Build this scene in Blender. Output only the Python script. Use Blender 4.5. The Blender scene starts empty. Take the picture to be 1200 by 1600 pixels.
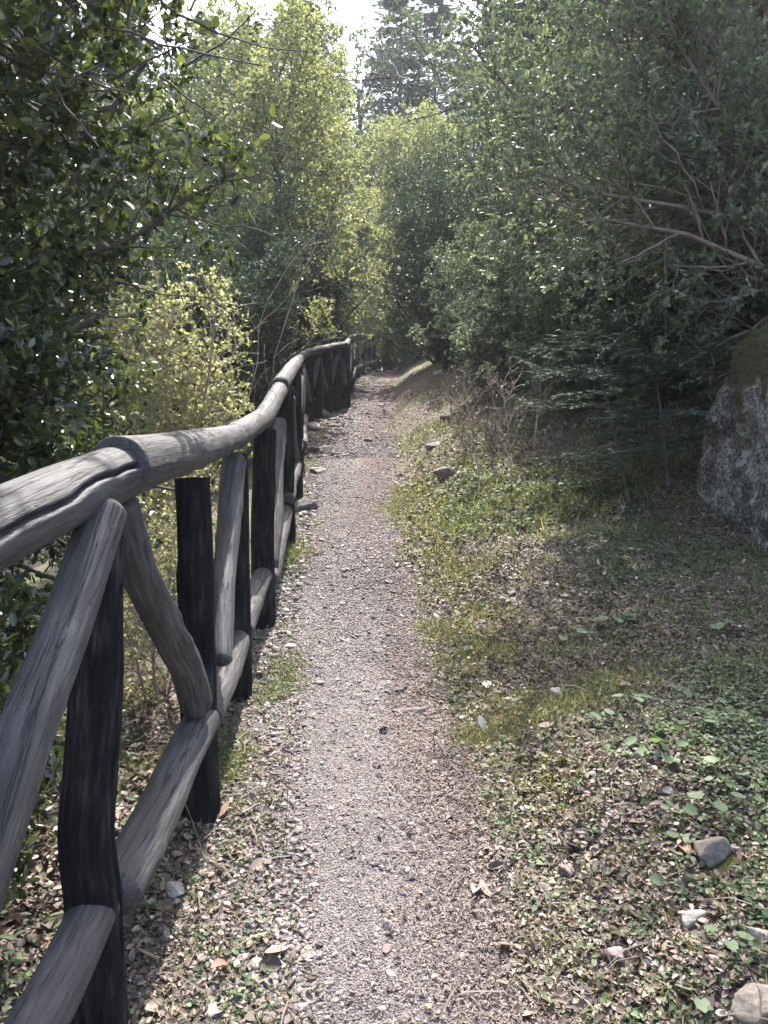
import bpy, math, random
import numpy as np
from mathutils import Vector

# ------------------------------------------------------------------ camera, sky, sun, exposure
SC = bpy.context.scene
COL = SC.collection
F_PX, W_PX, H_PX, HOR = 1200.0, 1200.0, 1600.0, 720.0
CAM = np.array([0.0, 0.0, 1.35])
PITCH = math.atan((H_PX / 2 - HOR) / F_PX)
cd = bpy.data.cameras.new('camera')
cam = bpy.data.objects.new('camera', cd)
COL.objects.link(cam)
cam.location = CAM
cam.rotation_euler = (math.radians(90) - PITCH, 0, 0)
cd.sensor_fit = 'VERTICAL'
cd.sensor_height = 36.0
cd.sensor_width = 27.0
cd.lens = 36.0 * F_PX / H_PX
cd.clip_start = 0.05
cd.clip_end = 600
SC.camera = cam

SUN_EL, SUN_AZ = math.radians(60), math.radians(4)      # high and straight ahead: the view is against the light
world = bpy.data.worlds.new('World')
SC.world = world
world.use_nodes = True
wn = world.node_tree
bg = wn.nodes['Background']
sky = wn.nodes.new('ShaderNodeTexSky')
sky.sky_type = 'NISHITA'
sky.sun_disc = False
sky.sun_elevation = SUN_EL
sky.sun_rotation = SUN_AZ
sky.dust_density = 3.5
sky.ozone_density = 0.9
wn.links.new(sky.outputs[0], bg.inputs[0])
bg.inputs[1].default_value = 0.15
sd = bpy.data.lights.new('sun', 'SUN')
sd.energy = 3.3
sd.angle = math.radians(0.8)
sd.color = (1.0, 0.96, 0.90)
sun = bpy.data.objects.new('sun', sd)
COL.objects.link(sun)
to_sun = Vector((math.sin(SUN_AZ) * math.cos(SUN_EL), math.cos(SUN_AZ) * math.cos(SUN_EL), math.sin(SUN_EL)))
sun.rotation_euler = to_sun.to_track_quat('Z', 'Y').to_euler()
sun.location = (3, 8, 14)
vs = SC.view_settings
vs.view_transform = 'Standard'
vs.look = 'None'
vs.exposure = 2.12
vs.gamma = 1.0
SC.cycles.max_bounces = 7
SC.cycles.diffuse_bounces = 4
SC.cycles.glossy_bounces = 2
SC.cycles.transmission_bounces = 4
SC.cycles.transparent_max_bounces = 4
SC.cycles.sample_clamp_indirect = 6.0

# ------------------------------------------------------------------ pixel <-> place helpers
cp, sp_ = math.cos(PITCH), math.sin(PITCH)


def ray(px, py):
    u = (px - W_PX / 2) / F_PX
    v = (H_PX / 2 - py) / F_PX
    return np.array([u, cp + v * sp_, -sp_ + v * cp])


def pt(px, py, Y):
    d = ray(px, py)
    return CAM + d * (Y / d[1])


def proj(P):
    q = np.asarray(P, float) - CAM
    depth = q[..., 1] * cp - q[..., 2] * sp_
    up = q[..., 1] * sp_ + q[..., 2] * cp
    return W_PX / 2 + F_PX * q[..., 0] / depth, H_PX / 2 - F_PX * up / depth


# ------------------------------------------------------------------ noise
def _h(ix, iy, iz, s):
    n = (ix.astype(np.int64) * 374761393 + iy.astype(np.int64) * 668265263 + iz.astype(np.int64) * 2147483647 + s * 974711) & 0xFFFFFFFF
    n = ((n ^ (n >> 13)) * 1274126177) & 0xFFFFFFFF
    return ((n ^ (n >> 16)) & 0xFFFF) / 65535.0


def vnoise(x, y, z, s=0):
    x, y, z = np.broadcast_arrays(np.asarray(x, float), np.asarray(y, float), np.asarray(z, float))
    i, j, k = np.floor(x), np.floor(y), np.floor(z)
    f, g, h = x - i, y - j, z - k
    f, g, h = f * f * (3 - 2 * f), g * g * (3 - 2 * g), h * h * (3 - 2 * h)
    r = 0
    for a in (0, 1):
        for b in (0, 1):
            for c in (0, 1):
                w = (f if a else 1 - f) * (g if b else 1 - g) * (h if c else 1 - h)
                r = r + w * _h(i + a, j + b, k + c, s)
    return r * 2 - 1


def fbm(x, y, z=0.0, s=0, o=4):
    r, a, q = 0.0, 1.0, 0.0
    for n in range(o):
        r = r + a * vnoise(np.asarray(x) * 2 ** n, np.asarray(y) * 2 ** n, np.asarray(z) * 2 ** n, s + n)
        q += a
        a *= 0.5
    return r / q


# ------------------------------------------------------------------ mesh helpers
def mesh_obj(name, V, faces, mat, attrs=None, parent=None, smooth=False, loc=None):
    V = np.asarray(V, np.float32)
    if not isinstance(faces, list):
        faces = [faces]
    me = bpy.data.meshes.new(name)
    me.vertices.add(len(V))
    me.vertices.foreach_set('co', V.ravel())
    li = np.concatenate([f.ravel() for f in faces]).astype(np.int32)
    sizes = np.concatenate([np.full(len(f), f.shape[1]) for f in faces])
    starts = np.concatenate([[0], np.cumsum(sizes)[:-1]]).astype(np.int32)
    me.loops.add(len(li))
    me.loops.foreach_set('vertex_index', li)
    me.polygons.add(len(sizes))
    me.polygons.foreach_set('loop_start', starts)
    if smooth:
        me.polygons.foreach_set('use_smooth', np.ones(len(sizes), bool))
    me.update(calc_edges=True)
    for k, a in (attrs or {}).items():
        a = np.asarray(a, np.float32)
        if a.ndim == 1:
            me.attributes.new(k, 'FLOAT', 'POINT').data.foreach_set('value', a)
        else:
            me.attributes.new(k, 'FLOAT_VECTOR', 'POINT').data.foreach_set('vector', a.ravel())
    me.materials.append(mat)
    o = bpy.data.objects.new(name, me)
    COL.objects.link(o)
    if parent is not None:
        o.parent = parent
    if loc is not None:
        o.location = loc
    return o


def tag(o, label=None, cat=None, group=None, kind=None):
    for k, v in (('label', label), ('category', cat), ('group', group), ('kind', kind)):
        if v:
            o[k] = v
    return o


def empty(name, loc, label, cat, group=None):
    o = bpy.data.objects.new(name, None)
    o.empty_display_size = 0.2
    COL.objects.link(o)
    o.location = loc
    return tag(o, label, cat, group)


def norm(a):
    return a / np.maximum(np.linalg.norm(a, axis=-1, keepdims=True), 1e-9)


def frames(P):
    T = np.empty_like(P)
    T[:, 1:-1] = P[:, 2:] - P[:, :-2]
    T[:, 0] = P[:, 1] - P[:, 0]
    T[:, -1] = P[:, -1] - P[:, -2]
    T = norm(T)
    ref = np.where(np.abs(T[:, :1, 2:3]) > 0.9, np.array([1.0, 0, 0]), np.array([0, 0, 1.0]))
    U = norm(np.cross(T, np.broadcast_to(ref, T.shape)))
    return T, U, np.cross(T, U)


def tubes(P, R, k):
    """tapered tubes along M polylines P (M,N,3) with radii R (M,N), k sides -> verts, quads, grain vectors"""
    M, N, _ = P.shape
    T, U, B = frames(P)
    th = np.arange(k) * 2 * math.pi / k
    c, s = np.cos(th), np.sin(th)
    V = P[:, :, None] + R[:, :, None, None] * (c[:, None] * U[:, :, None] + s[:, None] * B[:, :, None])
    seg = np.concatenate([np.zeros((M, 1)), np.cumsum(np.linalg.norm(np.diff(P, axis=1), axis=2), 1)], 1)
    g = np.stack(np.broadcast_arrays(seg[:, :, None] + np.arange(M)[:, None, None] * 0.37,
                                     R[:, :, None] * c, R[:, :, None] * s), -1)
    idx = np.arange(M * N * k).reshape(M, N, k)
    a = idx[:, :-1]
    b = idx[:, 1:]
    Q = np.stack([a, np.roll(a, -1, 2), np.roll(b, -1, 2), b], -1).reshape(-1, 4)
    return V.reshape(-1, 3), Q, g.reshape(-1, 3)


class Wood:
    def __init__(s):
        s.V, s.Q, s.G, s.n = [], [], [], 0

    def add(s, P, R, k):
        v, q, g = tubes(P, R, k)
        s.V.append(v)
        s.Q.append(q + s.n)
        s.G.append(g)
        s.n += len(v)

    def build(s, name, mat, parent=None):
        return mesh_obj(name, np.concatenate(s.V), np.concatenate(s.Q), mat, {'grain': np.concatenate(s.G)}, parent, smooth=True)


# leaf templates: (along, across, out of plane), faces
LEAF = {
    'oval': (np.array([[0, 0, 0], [.22, .24, .05], [.58, .31, .06], [.86, .18, .0], [1, 0, -.05], [.86, -.18, 0], [.58, -.31, .06],
                       [.22, -.24, .05], [.3, 0, -.02], [.66, 0, -.02]]),
             [np.array([[0, 8, 1], [0, 7, 8], [9, 4, 3], [9, 5, 4]]), np.array([[8, 9, 2, 1], [9, 3, 2, 2][:0] or [8, 7, 6, 9]])]),
    'fold': (np.array([[0, 0, 0], [.45, .34, .09], [1, 0, -.04], [.45, -.34, .09]]), [np.array([[0, 2, 1], [0, 3, 2]])]),
    'blade': (np.array([[0, .5, 0], [0, -.5, 0], [.55, -.4, .08], [.55, .4, .08], [1, 0, -.06]]),
              [np.array([[0, 1, 2, 3]]), np.array([[3, 2, 4]])]),
    'needle': (np.array([[0, .5, 0], [0, -.5, 0], [1, 0, 0]]), [np.array([[0, 1, 2]])]),
    'chip': (np.array([[-.5, -.5, -.5], [.5, -.5, -.5], [.5, .5, -.5], [-.5, .5, -.5], [-.5, -.5, .5], [.5, -.5, .5], [.5, .5, .5], [-.5, .5, .5]]),
             [np.array([[0, 3, 2, 1], [4, 5, 6, 7], [0, 1, 5, 4], [1, 2, 6, 5], [2, 3, 7, 6], [3, 0, 4, 7]])]),
    'round': (np.array([[0, 0, 0], [-.12, .3, .06], [.25, .5, .08], [.7, .42, .05], [1, 0, 0], [.7, -.42, .05], [.25, -.5, .08], [-.12, -.3, .06],
                        [.45, 0, -.03]]),
              [np.array([[0, 8, 1], [1, 8, 2], [2, 8, 3], [3, 8, 4], [4, 8, 5], [5, 8, 6], [6, 8, 7], [7, 8, 0]])]),
}
LEAF['oval'][1][1] = np.array([[8, 9, 2, 1], [8, 7, 6, 9]])
LEAF['oval'][1][0] = np.array([[0, 8, 1], [0, 7, 8], [9, 3, 2], [9, 4, 3], [9, 5, 4], [9, 6, 5]])


class Bits:
    """many small pieces (leaves, blades, pebbles) gathered into one mesh"""

    def __init__(s):
        s.V, s.F, s.A, s.n = [], {}, [], 0

    def add(s, kind, p, D, N, L, Wd, Hh=None, rnd=None, jit=0.0, rng=None):
        tv, tf = LEAF[kind]
        m = len(p)
        if m == 0:
            return
        D = norm(D)
        S = norm(np.cross(N, D))
        N = np.cross(D, S)
        L = np.broadcast_to(L, (m,))
        Wd = np.broadcast_to(Wd, (m,))
        Hh = L if Hh is None else np.broadcast_to(Hh, (m,))
        t = np.broadcast_to(tv, (m,) + tv.shape)
        if jit:
            t = t + rng.uniform(-jit, jit, t.shape)
        V = p[:, None] + (t[:, :, 0] * L[:, None])[..., None] * D[:, None] + (t[:, :, 1] * Wd[:, None])[..., None] * S[:, None] \
            + (t[:, :, 2] * Hh[:, None])[..., None] * N[:, None]
        k = len(tv)
        off = (np.arange(m) * k + s.n)[:, None, None]
        for f in tf:
            s.F.setdefault(f.shape[1], []).append((f[None] + off).reshape(-1, f.shape[1]))
        s.V.append(V.reshape(-1, 3))
        s.A.append(np.repeat(rnd, k))
        s.n += m * k

    def build(s, name, mat, parent=None, smooth=False):
        F = [np.concatenate(v) for v in s.F.values()]
        return mesh_obj(name, np.concatenate(s.V), F, mat, {'rnd': np.concatenate(s.A)}, parent, smooth)


# ------------------------------------------------------------------ materials
def newmat(name):
    m = bpy.data.materials.new(name)
    m.use_nodes = True
    nt = m.node_tree
    return m, nt, nt.nodes['Principled BSDF']


def N_(nt, t, **kw):
    n = nt.nodes.new('ShaderNode' + t)
    for k, v in kw.items():
        setattr(n, k, v)
    return n


def ramp(nt, fac, stops, interp='LINEAR'):
    r = N_(nt, 'ValToRGB')
    r.color_ramp.interpolation = interp
    e = r.color_ramp.elements
    while len(e) < len(stops):
        e.new(0.5)
    for q, (p, c) in zip(e, stops):
        q.position = p
        q.color = (*c, 1)
    if fac is not None:
        nt.links.new(fac, r.inputs[0])
    return r


def attr(nt, name):
    a = N_(nt, 'Attribute')
    a.attribute_name = name
    return a


def noise(nt, vec, scale, detail=4, rough=0.55):
    n = N_(nt, 'TexNoise')
    n.inputs['Scale'].default_value = scale
    n.inputs['Detail'].default_value = detail
    n.inputs['Roughness'].default_value = rough
    if vec is not None:
        nt.links.new(vec, n.inputs['Vector'])
    return n


def mixc(nt, fac, a, b, mode='MIX'):
    m = N_(nt, 'Mix', data_type='RGBA', blend_type=mode)
    for i, s in ((0, fac), (6, a), (7, b)):
        if isinstance(s, (int, float)):
            m.inputs[i].default_value = s
        elif isinstance(s, tuple):
            m.inputs[i].default_value = (*s, 1)
        else:
            nt.links.new(s, m.inputs[i])
    return m.outputs[2]


def math_(nt, op, a, b=None, clamp=False):
    m = N_(nt, 'Math', operation=op, use_clamp=clamp)
    for i, s in enumerate((a, b)):
        if s is None:
            continue
        if isinstance(s, (int, float)):
            m.inputs[i].default_value = s
        else:
            nt.links.new(s, m.inputs[i])
    return m.outputs[0]


def bump(nt, h, strength, dist, bsdf):
    b = N_(nt, 'Bump')
    b.inputs['Strength'].default_value = strength
    b.inputs['Distance'].default_value = dist
    nt.links.new(h, b.inputs['Height'])
    nt.links.new(b.outputs[0], bsdf.inputs['Normal'])


def leaf_mat(name, stops, trans=None, tf=0.35, rough=0.4, spec=0.5, under=1.35):
    m, nt, b = newmat(name)
    r = ramp(nt, attr(nt, 'rnd').outputs['Fac'], stops)
    g = N_(nt, 'NewGeometry')
    back = mixc(nt, 1.0, r.outputs[0], (under, under * 1.02, under * 1.05), 'MULTIPLY')
    c = mixc(nt, g.outputs['Backfacing'], r.outputs[0], back)
    nt.links.new(c, b.inputs['Base Color'])
    b.inputs['Roughness'].default_value = rough
    b.inputs['Specular IOR Level'].default_value = spec
    if trans:
        t = N_(nt, 'BsdfTranslucent')
        tc = mixc(nt, 1.0, r.outputs[0], trans, 'MULTIPLY')
        nt.links.new(tc, t.inputs['Color'])
        mx = N_(nt, 'MixShader')
        mx.inputs[0].default_value = tf
        nt.links.new(b.outputs[0], mx.inputs[1])
        nt.links.new(t.outputs[0], mx.inputs[2])
        nt.links.new(mx.outputs[0], nt.nodes['Material Output'].inputs['Surface'])
    return m


def wood_mat(name, dark, mid, light, streak=38.0, rough=0.75, bs=0.5):
    m, nt, b = newmat(name)
    a = attr(nt, 'grain')
    mp = N_(nt, 'Mapping')
    mp.inputs['Scale'].default_value = (4.5, streak, streak)
    nt.links.new(a.outputs['Vector'], mp.inputs[0])
    n1 = noise(nt, mp.outputs[0], 1.6, 6, 0.65)
    mp2 = N_(nt, 'Mapping')
    mp2.inputs['Scale'].default_value = (5, 9, 9)
    nt.links.new(a.outputs['Vector'], mp2.inputs[0])
    n2 = noise(nt, mp2.outputs[0], 1.0, 3)
    f = math_(nt, 'ADD', math_(nt, 'MULTIPLY', n1.outputs['Fac'], 0.6), math_(nt, 'MULTIPLY', n2.outputs['Fac'], 0.4))
    r = ramp(nt, f, [(0.34, dark), (0.5, mid), (0.66, light)])
    mp3 = N_(nt, 'Mapping')
    mp3.inputs['Scale'].default_value = (1.1, streak * .55, streak * .55)
    nt.links.new(a.outputs['Vector'], mp3.inputs[0])
    n3 = noise(nt, mp3.outputs[0], 1.3, 5, 0.6)
    fis = ramp(nt, math_(nt, 'ABSOLUTE', math_(nt, 'SUBTRACT', n3.outputs['Fac'], 0.47)), [(0.0, (0.14, 0.13, 0.13)), (0.014, (1, 1, 1))])
    col = mixc(nt, 0.7, r.outputs[0], fis.outputs[0], 'MULTIPLY')
    nt.links.new(col, b.inputs['Base Color'])
    b.inputs['Roughness'].default_value = rough
    hh = math_(nt, 'ADD', n1.outputs['Fac'], math_(nt, 'MULTIPLY', fis.outputs[0], 0.7))
    bump(nt, hh, bs, 0.006, b)
    return m


M = {}
M['rail_wood'] = wood_mat('weathered_wood', (0.020, 0.018, 0.018), (0.047, 0.044, 0.044), (0.096, 0.091, 0.090), streak=48, bs=0.9, rough=0.68)
M['post_wood'] = wood_mat('dark_post_wood', (0.004, 0.004, 0.005), (0.013, 0.012, 0.013), (0.050, 0.047, 0.046), rough=0.95)  # posts far darker than the rails, the same all round
M['post_wood'].node_tree.nodes['Principled BSDF'].inputs['Specular IOR Level'].default_value = 0.12
M['bark'] = wood_mat('grey_brown_bark', (0.05, 0.042, 0.036), (0.12, 0.10, 0.085), (0.22, 0.19, 0.165), streak=14, rough=0.9)
M['red_bark'] = wood_mat('reddish_bark', (0.08, 0.058, 0.050), (0.18, 0.138, 0.122), (0.30, 0.245, 0.22), streak=14, rough=0.85)
M['dark_bark'] = wood_mat('dark_bark', (0.03, 0.026, 0.023), (0.07, 0.06, 0.052), (0.13, 0.115, 0.10), streak=12, rough=0.9)
M['dry_stem'] = wood_mat('dry_stem', (0.18, 0.14, 0.10), (0.32, 0.27, 0.2), (0.5, 0.44, 0.34), streak=20, rough=0.9)
M['holly'] = leaf_mat('glossy_dark_leaves', [(0, (0.018, 0.027, 0.013)), (0.6, (0.042, 0.058, 0.024)), (1, (0.105, 0.125, 0.042))],
                      (2.1, 2.15, 1.15), 0.32, 0.24, 0.8)
M['lime'] = leaf_mat('yellow_green_leaves', [(0, (0.12, 0.135, 0.06)), (0.6, (0.23, 0.24, 0.115)), (1, (0.36, 0.35, 0.20))],
                     (1.7, 1.7, 1.25), 0.45, 0.45)
M['bright'] = leaf_mat('sunlit_oak_leaves', [(0, (0.105, 0.125, 0.070)), (0.6, (0.20, 0.22, 0.118)), (1, (0.34, 0.345, 0.225))],
                       (1.9, 1.9, 1.25), 0.45, 0.52, 0.35)
M['phillyrea'] = leaf_mat('small_grey_green_leaves', [(0, (0.045, 0.060, 0.040)), (0.6, (0.105, 0.128, 0.084)), (1, (0.21, 0.235, 0.165))],
                          (1.7, 1.8, 1.2), 0.36, 0.46, 0.4)
M['shrub'] = leaf_mat('dark_shrub_leaves', [(0, (0.028, 0.042, 0.030)), (0.6, (0.055, 0.078, 0.052)), (1, (0.11, 0.135, 0.085))],
                      (1.6, 1.8, 1.0), 0.25, 0.5, 0.35)
M['fir'] = leaf_mat('fir_needles', [(0, (0.028, 0.044, 0.036)), (0.6, (0.058, 0.082, 0.062)), (1, (0.115, 0.14, 0.10))],
                    (1.4, 1.6, 1.0), 0.15, 0.6, 0.2)
M['far_leaf'] = leaf_mat('far_tree_leaves', [(0, (0.045, 0.062, 0.045)), (0.6, (0.085, 0.108, 0.070)), (1, (0.15, 0.175, 0.10))],
                         (1.6, 1.8, 1.0), 0.30, 0.5)
M['grass'] = leaf_mat('grass_blades', [(0, (0.055, 0.068, 0.024)), (0.5, (0.115, 0.125, 0.048)), (0.8, (0.20, 0.195, 0.09)), (1, (0.33, 0.28, 0.17))],
                      (1.7, 1.8, 1.0), 0.35, 0.5)
M['cover'] = leaf_mat('ground_cover_leaves', [(0, (0.045, 0.068, 0.032)), (0.6, (0.090, 0.128, 0.060)), (1, (0.17, 0.22, 0.125))],
                      (1.6, 1.8, 1.0), 0.28, 0.6, 0.3)
M['moss'] = leaf_mat('moss_tips', [(0, (0.07, 0.08, 0.016)), (0.6, (0.15, 0.155, 0.028)), (1, (0.25, 0.235, 0.05))], (1.5, 1.6, 1.0), 0.3, 0.7)
M['rock_moss'] = leaf_mat('rock_moss_tips', [(0, (0.025, 0.028, 0.010)), (0.6, (0.055, 0.056, 0.018)), (1, (0.10, 0.095, 0.03))], (1.5, 1.5, 1.0), 0.2, 0.8)
M['litter'] = leaf_mat('fallen_leaves', [(0, (0.032, 0.021, 0.016)), (0.35, (0.088, 0.060, 0.044)), (0.62, (0.17, 0.128, 0.096)), (0.84, (0.30, 0.25, 0.195)),
                                         (0.93, (0.20, 0.10, 0.06)), (1, (0.46, 0.43, 0.39))], (1.3, 1.2, 1.0), 0.12, 0.6)


def gravel_mat():
    m, nt, b = newmat('gravel_stone')
    r = ramp(nt, attr(nt, 'rnd').outputs['Fac'], [(0, (0.042, 0.037, 0.034)), (0.2, (0.094, 0.083, 0.079)), (0.42, (0.175, 0.158, 0.152)), (0.6, (0.165, 0.120, 0.104)),
                                                  (0.72, (0.31, 0.275, 0.268)), (0.86, (0.27, 0.215, 0.188)), (1, (0.52, 0.49, 0.47))])
    n = noise(nt, N_(nt, 'TexCoord').outputs['Object'], 160, 3)
    c = mixc(nt, 0.35, r.outputs[0], ramp(nt, n.outputs['Fac'], [(0.3, (0.3, 0.29, 0.28)), (0.7, (1, 1, 1))]).outputs[0], 'MULTIPLY')
    nt.links.new(c, b.inputs['Base Color'])
    b.inputs['Roughness'].default_value = 0.8
    return m


M['gravel'] = gravel_mat()


def stone_mat(name, a, b_, c, scale=22):
    m, nt, b = newmat(name)
    tc = N_(nt, 'TexCoord').outputs['Object']
    n = noise(nt, tc, scale, 7, 0.65)
    n2 = noise(nt, tc, scale * 5, 4, 0.6)
    f = math_(nt, 'ADD', math_(nt, 'MULTIPLY', n.outputs['Fac'], 0.65), math_(nt, 'MULTIPLY', n2.outputs['Fac'], 0.35))
    r = ramp(nt, f, [(0.34, a), (0.5, b_), (0.66, c)])
    nt.links.new(r.outputs[0], b.inputs['Base Color'])
    b.inputs['Roughness'].default_value = 0.85
    bump(nt, f, 0.6, 0.01, b)
    return m


M['stone_pale'] = stone_mat('pale_stone', (0.16, 0.14, 0.115), (0.29, 0.262, 0.222), (0.42, 0.39, 0.34))
M['stone_pink'] = stone_mat('pinkish_stone', (0.15, 0.11, 0.10), (0.27, 0.21, 0.19), (0.38, 0.32, 0.29))
M['stone_grey'] = stone_mat('grey_stone', (0.065, 0.054, 0.042), (0.145, 0.125, 0.102), (0.25, 0.222, 0.185))
M['stone_dark'] = stone_mat('dark_stone', (0.04, 0.036, 0.034), (0.09, 0.08, 0.075), (0.16, 0.145, 0.135))
M['stone_brown'] = stone_mat('brown_stone', (0.10, 0.07, 0.06), (0.19, 0.14, 0.12), (0.30, 0.24, 0.21))


def boulder_mat():
    m, nt, b = newmat('lichen_rock')
    mpb = N_(nt, 'Mapping')
    mpb.inputs['Scale'].default_value = (1, 1, 1.25)
    nt.links.new(N_(nt, 'TexCoord').outputs['Object'], mpb.inputs[0])
    tc = mpb.outputs[0]
    n = noise(nt, tc, 3.4, 10, 0.70)
    n2 = noise(nt, tc, 42, 6, 0.7)
    f = math_(nt, 'ADD', math_(nt, 'MULTIPLY', n.outputs['Fac'], 0.5), math_(nt, 'MULTIPLY', n2.outputs['Fac'], 0.5))
    rock = ramp(nt, f, [(0.40, (0.014, 0.012, 0.009)), (0.47, (0.070, 0.062, 0.050)), (0.53, (0.17, 0.157, 0.133)), (0.60, (0.40, 0.38, 0.34))])
    n3 = noise(nt, tc, 8, 8, 0.72)
    lich = ramp(nt, n3.outputs['Fac'], [(0.57, (0, 0, 0)), (0.60, (1, 1, 1))])
    c = mixc(nt, lich.outputs[0], rock.outputs[0], mixc(nt, n2.outputs['Fac'], (0.16, 0.15, 0.13), (0.50, 0.48, 0.43)))
    # moss grows on the upper faces
    mo = attr(nt, 'moss').outputs['Fac']
    n4 = noise(nt, tc, 6, 7, 0.6)
    mf = ramp(nt, math_(nt, 'ADD', mo, math_(nt, 'MULTIPLY', math_(nt, 'SUBTRACT', n4.outputs['Fac'], 0.5), 1.3)), [(0.45, (0, 0, 0)), (0.58, (1, 1, 1))])
    mc = ramp(nt, n2.outputs['Fac'], [(0.35, (0.022, 0.024, 0.009)), (0.65, (0.085, 0.08, 0.027))])
    c = mixc(nt, mf.outputs[0], c, mc.outputs[0])
    nt.links.new(c, b.inputs['Base Color'])
    b.inputs['Roughness'].default_value = 0.9
    bump(nt, f, 0.9, 0.03, b)
    return m


M['boulder'] = boulder_mat()


def ground_mat():
    m, nt, b = newmat('forest_ground')
    tc = N_(nt, 'TexCoord').outputs['Object']
    n1 = noise(nt, tc, 7, 6, 0.65)
    n2 = noise(nt, tc, 60, 5, 0.7)
    n3 = noise(nt, tc, 220, 3, 0.6)
    f = math_(nt, 'ADD', math_(nt, 'MULTIPLY', n2.outputs['Fac'], 0.55), math_(nt, 'MULTIPLY', n3.outputs['Fac'], 0.45))
    soil = ramp(nt, f, [(0.36, (0.030, 0.024, 0.018)), (0.48, (0.085, 0.066, 0.048)), (0.58, (0.155, 0.125, 0.092)), (0.68, (0.27, 0.235, 0.19))])
    grav = ramp(nt, f, [(0.36, (0.055, 0.043, 0.040)), (0.48, (0.127, 0.110, 0.103)), (0.58, (0.20, 0.18, 0.168)), (0.68, (0.33, 0.30, 0.285))])
    red = ramp(nt, f, [(0.36, (0.05, 0.030, 0.024)), (0.5, (0.125, 0.080, 0.063)), (0.66, (0.24, 0.175, 0.145))])
    moss = ramp(nt, f, [(0.36, (0.045, 0.05, 0.014)), (0.5, (0.10, 0.105, 0.026)), (0.66, (0.19, 0.18, 0.05))])

    def mask(a, w=0.9):
        x = math_(nt, 'ADD', attr(nt, a).outputs['Fac'], math_(nt, 'MULTIPLY', math_(nt, 'SUBTRACT', n1.outputs['Fac'], 0.5), w))
        return ramp(nt, x, [(0.4, (0, 0, 0)), (0.6, (1, 1, 1))]).outputs[0]
    c = mixc(nt, mask('moss', 1.4), soil.outputs[0], moss.outputs[0])
    c = mixc(nt, mask('gravel'), c, grav.outputs[0])
    c = mixc(nt, mask('needles'), c, red.outputs[0])
    nt.links.new(c, b.inputs['Base Color'])
    b.inputs['Roughness'].default_value = 0.95
    bump(nt, f, 0.8, 0.012, b)
    return m


M['ground'] = ground_mat()

# ------------------------------------------------------------------ the lie of the land
POSTS = [(None, None, 0.74), (145, 1622, 1.55), (315, 1272, 2.37), (372, 1092, 3.29), (412, 977, 4.15), (447, 846, 5.33), (461, 782, 6.5), (465, 740, 7.9),
         (467, 709, 9.4), (470, 686, 10.8), (483, 661, 12.4), (496, 653, 12.95), (512, 646, 13.45), (527, 641, 13.8), (541, 637, 14.1), (546, 615, 16.0), (549, 603, 18.2),
         (551, 594, 20.5), (558, 589, 21.6), (567, 585, 22.8), (576, 582, 24.0), (584, 579, 25.2)]
PB = [pt(a, b, c) if a is not None else np.array([-0.615, 0.74, 0.10]) for a, b, c in POSTS]
PB = np.array(PB)
_ty = np.linspace(-8, 140, 3000)
_kn = np.array([[-8, -0.9], [-3, -0.35], [0, 0.03]] + [[p[1], p[2]] for p in PB[1:]] + [[27.5, 4.55], [31, 4.7], [36, 4.8], [50, 5.5], [140, 12]])
_tz = np.interp(_ty, _kn[:, 0], _kn[:, 1])
_k = np.hanning(25)
_k /= _k.sum()
_tz = np.convolve(np.pad(_tz, 12, 'edge'), _k, 'valid')


def zp(Y):
    return np.interp(Y, _ty, _tz)


_fx = np.interp(_ty, np.concatenate([[-8], PB[:, 1], [30, 140]]), np.concatenate([[-0.7], PB[:, 0], [0.6, 8]]))


def xf(Y):       # fence line
    return np.interp(Y, _ty, _fx)


_pyt = proj(np.stack([np.zeros_like(_ty), _ty, _tz], 1))[1]
_ok = (_ty > 1.25) & (_ty < 25.5)
_right_px = np.interp(_pyt, [575, 582, 600, 620, 640, 660, 700, 760, 800, 900, 1000, 1150, 1300, 1600, 1700], [625, 622, 612, 606, 604, 604, 612, 620, 622, 638, 664, 704, 758, 850, 880])
_left_px = np.interp(_pyt, [575, 582, 600, 620, 640, 660, 700, 760, 800, 900, 1000, 1150, 1300, 1600, 1700], [592, 590, 575, 560, 552, 540, 510, 498, 490, 470, 452, 470, 470, 480, 480])
_dep = _ty * cp - (_tz - CAM[2]) * sp_
_xr = (_right_px - 600) / F_PX * _dep
_xl = (_left_px - 600) / F_PX * _dep
_xr = np.interp(_ty, _ty[_ok], _xr[_ok])
_xl = np.interp(_ty, _ty[_ok], _xl[_ok])
_far = _ty > 25.4           # over the crest the path bends to the right
_xr = np.where(_far, _xr + 0.12 * (_ty - 25.4) ** 1.5, _xr)
_xl = np.where(_far, _xl + 0.12 * (_ty - 25.4) ** 1.5, _xl)


def xr(Y):
    return np.interp(Y, _ty, _xr)


def xl(Y):
    return np.interp(Y, _ty, _xl)


def sstep(a, b, x):
    t = np.clip((x - a) / (b - a), 0, 1)
    return t * t * (3 - 2 * t)


def g(X, Y, detail=True):
    X = np.asarray(X, float)
    Y = np.asarray(Y, float)
    z = zp(Y)
    r = np.maximum(X - xr(Y), 0)
    sl = 0.20 + 0.24 * sstep(4.5, 9.5, Y)
    z = z + sl * r * sstep(0, 0.5, r) - 0.5 * sl * np.maximum(r - 5, 0) + 0.06 * sstep(0.05, 0.35, r) * sstep(3.5, 7, Y)
    l = np.maximum(xf(Y) - X, 0)
    z = z - np.minimum(0.12 * l * sstep(0.05, 0.5, l) + 0.30 * np.maximum(l - 0.5, 0), 2.6) + 0.25 * np.maximum(l - 14, 0)
    if detail:
        off = sstep(0.0, 0.4, r) + sstep(0, 0.3, l)
        z = z + fbm(X * 1.1, Y * 1.1, 0.0, 3) * (0.02 + 0.07 * off) + fbm(X * 6, Y * 6, 0.0, 9) * (0.008 + 0.022 * off)
    return z


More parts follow.
